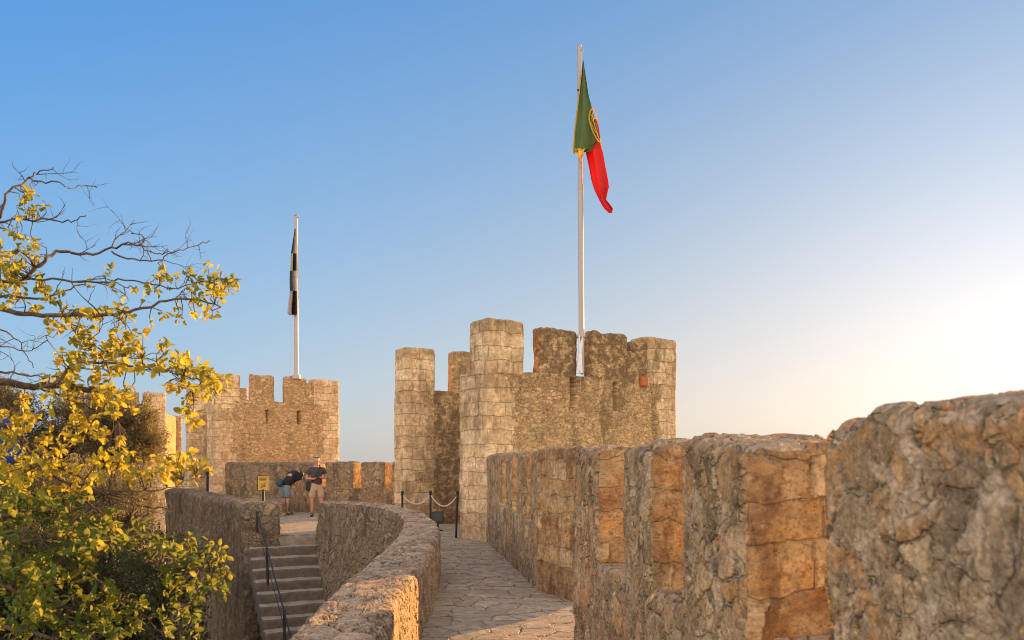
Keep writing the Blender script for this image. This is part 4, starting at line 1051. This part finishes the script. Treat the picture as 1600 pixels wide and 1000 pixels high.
sm(['pelvis', 'top', 'hiL', 'thL', 'hiR', 'thR'], [('pelvis', 'top'), ('pelvis', 'hiL'), ('hiL', 'thL'), ('pelvis', 'hiR'), ('hiR', 'thR')], M['khaki'], 'shorts', .014)
for s_ in (1, -1):
    b = MB(); b.ball(W_((s_*.14, -.06, .045)), .05, seg=12, sc=(.95, 1.9, .85)); b.ball(W_((s_*.13, .02, .085)), .048, seg=12, sc=(1, 1.2, 1.2)); b.build('shoe', M['shoe'], t)
b = MB(); b.ball(W_((0, -.005, 1.70)), .092, seg=16, sc=(1, 1.12, .95)); b.build('hair', M['hair'], t)
b = MB(); b.ball(W_((0, -.065, 1.655)), .072, seg=16, sc=(.95, .8, 1.25)); b.ball(W_((0, -.13, 1.645)), .015, seg=8, sc=(.9, 1.2, 1.5)); b.ball(W_((.083, -.02, 1.65)), .02, seg=8, sc=(.5, 1, 1.5)); b.ball(W_((-.083, -.02, 1.65)), .02, seg=8, sc=(.5, 1, 1.5)); fc = b.build('face', M['skin'], t)
for s_ in (1, -1): MB().ball(W_((s_*.028, -.118, 1.672)), .008, seg=8).build('eye', M['sun_glass'], t)
MB().ball(W_((0, -.122, 1.605)), .012, seg=8, sc=(1.7, .4, .4)).build('mouth', M['sun_glass'], t)
b = MB()
for s_ in (1, -1): b.ball(W_((s_*.038, -.095, 1.745)), .026, seg=10, sc=(1.2, .5, .7))
b.tube([W_((-.09, -.01, 1.735)), W_((-.07, -.08, 1.745)), W_((0, -.108, 1.75)), W_((.07, -.08, 1.745)), W_((.09, -.01, 1.735))], .006, 6); b.build('sunglasses', M['sun_glass'], t)
b = MB(); b.tube([W_((.10, -.125, 1.44)), W_((0, -.155, 1.28)), W_((-.13, -.14, 1.08)), W_((-.2, -.04, .99))], .014, 6); b.tube([W_((.10, -.12, 1.45)), W_((.08, 0, 1.52)), W_((.0, .13, 1.4))], .014, 6); b.build('strap', M['black'], t)
o = MB().box(W_((-.24, .0, .90)), (.13, .16, .30), .3, bev=.03).build('shoulder_bag', M['black']); tag(o, 'black bag hanging at the hip of the person in khaki shorts', 'bag', kind='thing')
o = MB().box(W_((.005, -.275, 1.19)), (.12, .06, .075), math.radians(16), bev=.01).tube([W_((.005, -.30, 1.19)), W_((.005, -.345, 1.19))], .026, 12).build('camera', M['black']); tag(o, 'small black camera held in both hands by the person in khaki shorts', 'camera', kind='thing')

# person bending over towards the ledge
BEN = dict(pelvis=pt(0, .05, .92, .15, .12), waist=pt(0, -.05, 1.04, .14, .115), chest=pt(0, -.22, 1.22, .155, .115), neck=pt(0, -.35, 1.29, .056), head0=pt(0, -.43, 1.28, .066, .078), head1=pt(0, -.50, 1.23, .078, .092), head2=pt(0, -.54, 1.17, .055, .065),
  hipL=pt(.10, .04, .84, .09), kneeL=pt(.10, .02, .46, .056), calfL=pt(.10, .05, .32, .053), ankleL=pt(.10, .07, .09, .035), toeL=pt(.11, -.11, .035, .038, .03),
  hipR=pt(-.10, .04, .84, .09), kneeR=pt(-.10, .02, .46, .056), calfR=pt(-.10, .05, .32, .053), ankleR=pt(-.10, .07, .09, .035), toeR=pt(-.11, -.11, .035, .038, .03),
  shL=pt(.18, -.26, 1.26, .05), elbowL=pt(.21, -.36, .99, .042), wristL=pt(.12, -.46, .80, .03), palmL=pt(.10, -.48, .73, .03, .02),
  shR=pt(-.18, -.26, 1.26, .05), elbowR=pt(-.21, -.34, .99, .042), wristR=pt(-.12, -.44, .80, .03), palmR=pt(-.10, -.46, .73, .03, .02))
bo = (-6.84, 25.25, .0)
t, W_, sm = person(bo, math.radians(138), BEN, 'person in a black top and grey blue shorts bending forward beside the parapet', None)
BEN['hem'] = pt(0, .07, .84, .15, .125); BEN['col'] = pt(0, -.34, 1.29, .07); BEN['slL'] = pt(.205, -.33, 1.04, .07); BEN['slR'] = pt(-.205, -.32, 1.04, .07); BEN['bel'] = pt(0, -.20, 1.08, .17, .15)
sm(['chest', 'bel', 'waist', 'hem', 'col', 'shL', 'slL', 'shR', 'slR'], [('chest', 'bel'), ('bel', 'waist'), ('waist', 'hem'), ('chest', 'col'), ('chest', 'shL'), ('shL', 'slL'), ('chest', 'shR'), ('shR', 'slR')], M['blacktop'], 'top', .042)
BEN['thL'] = pt(.105, .03, .50, .092); BEN['thR'] = pt(-.105, .03, .50, .092); BEN['wst'] = pt(0, 0, .95, .14, .12); BEN['hiL'] = pt(.095, .04, .80, .105); BEN['hiR'] = pt(-.095, .04, .80, .105)
sm(['pelvis', 'wst', 'hiL', 'thL', 'hiR', 'thR'], [('pelvis', 'wst'), ('pelvis', 'hiL'), ('hiL', 'thL'), ('pelvis', 'hiR'), ('hiR', 'thR')], M['greyblue'], 'shorts', .014)
for s_ in (1, -1):
    b = MB(); q = W_((s_*.105, -.02, .045)); b.box(q, (.10, .27, .08), math.radians(138), bev=.03); b.build('shoe', M['shoe'], t)
b = MB(); b.ball(W_((0, -.49, 1.24)), .098, seg=16, sc=(1, 1, 1.1)); b.build('hair', M['black'], t)
b = MB(); q = W_((.03, .22, .98)); b.ball(q, .115, seg=16, sc=(.9, .75, 1.15)); o = b.build('backpack', M['teal']); tag(o, 'dark teal bag slung on the back of the bending person', 'bag', kind='thing')
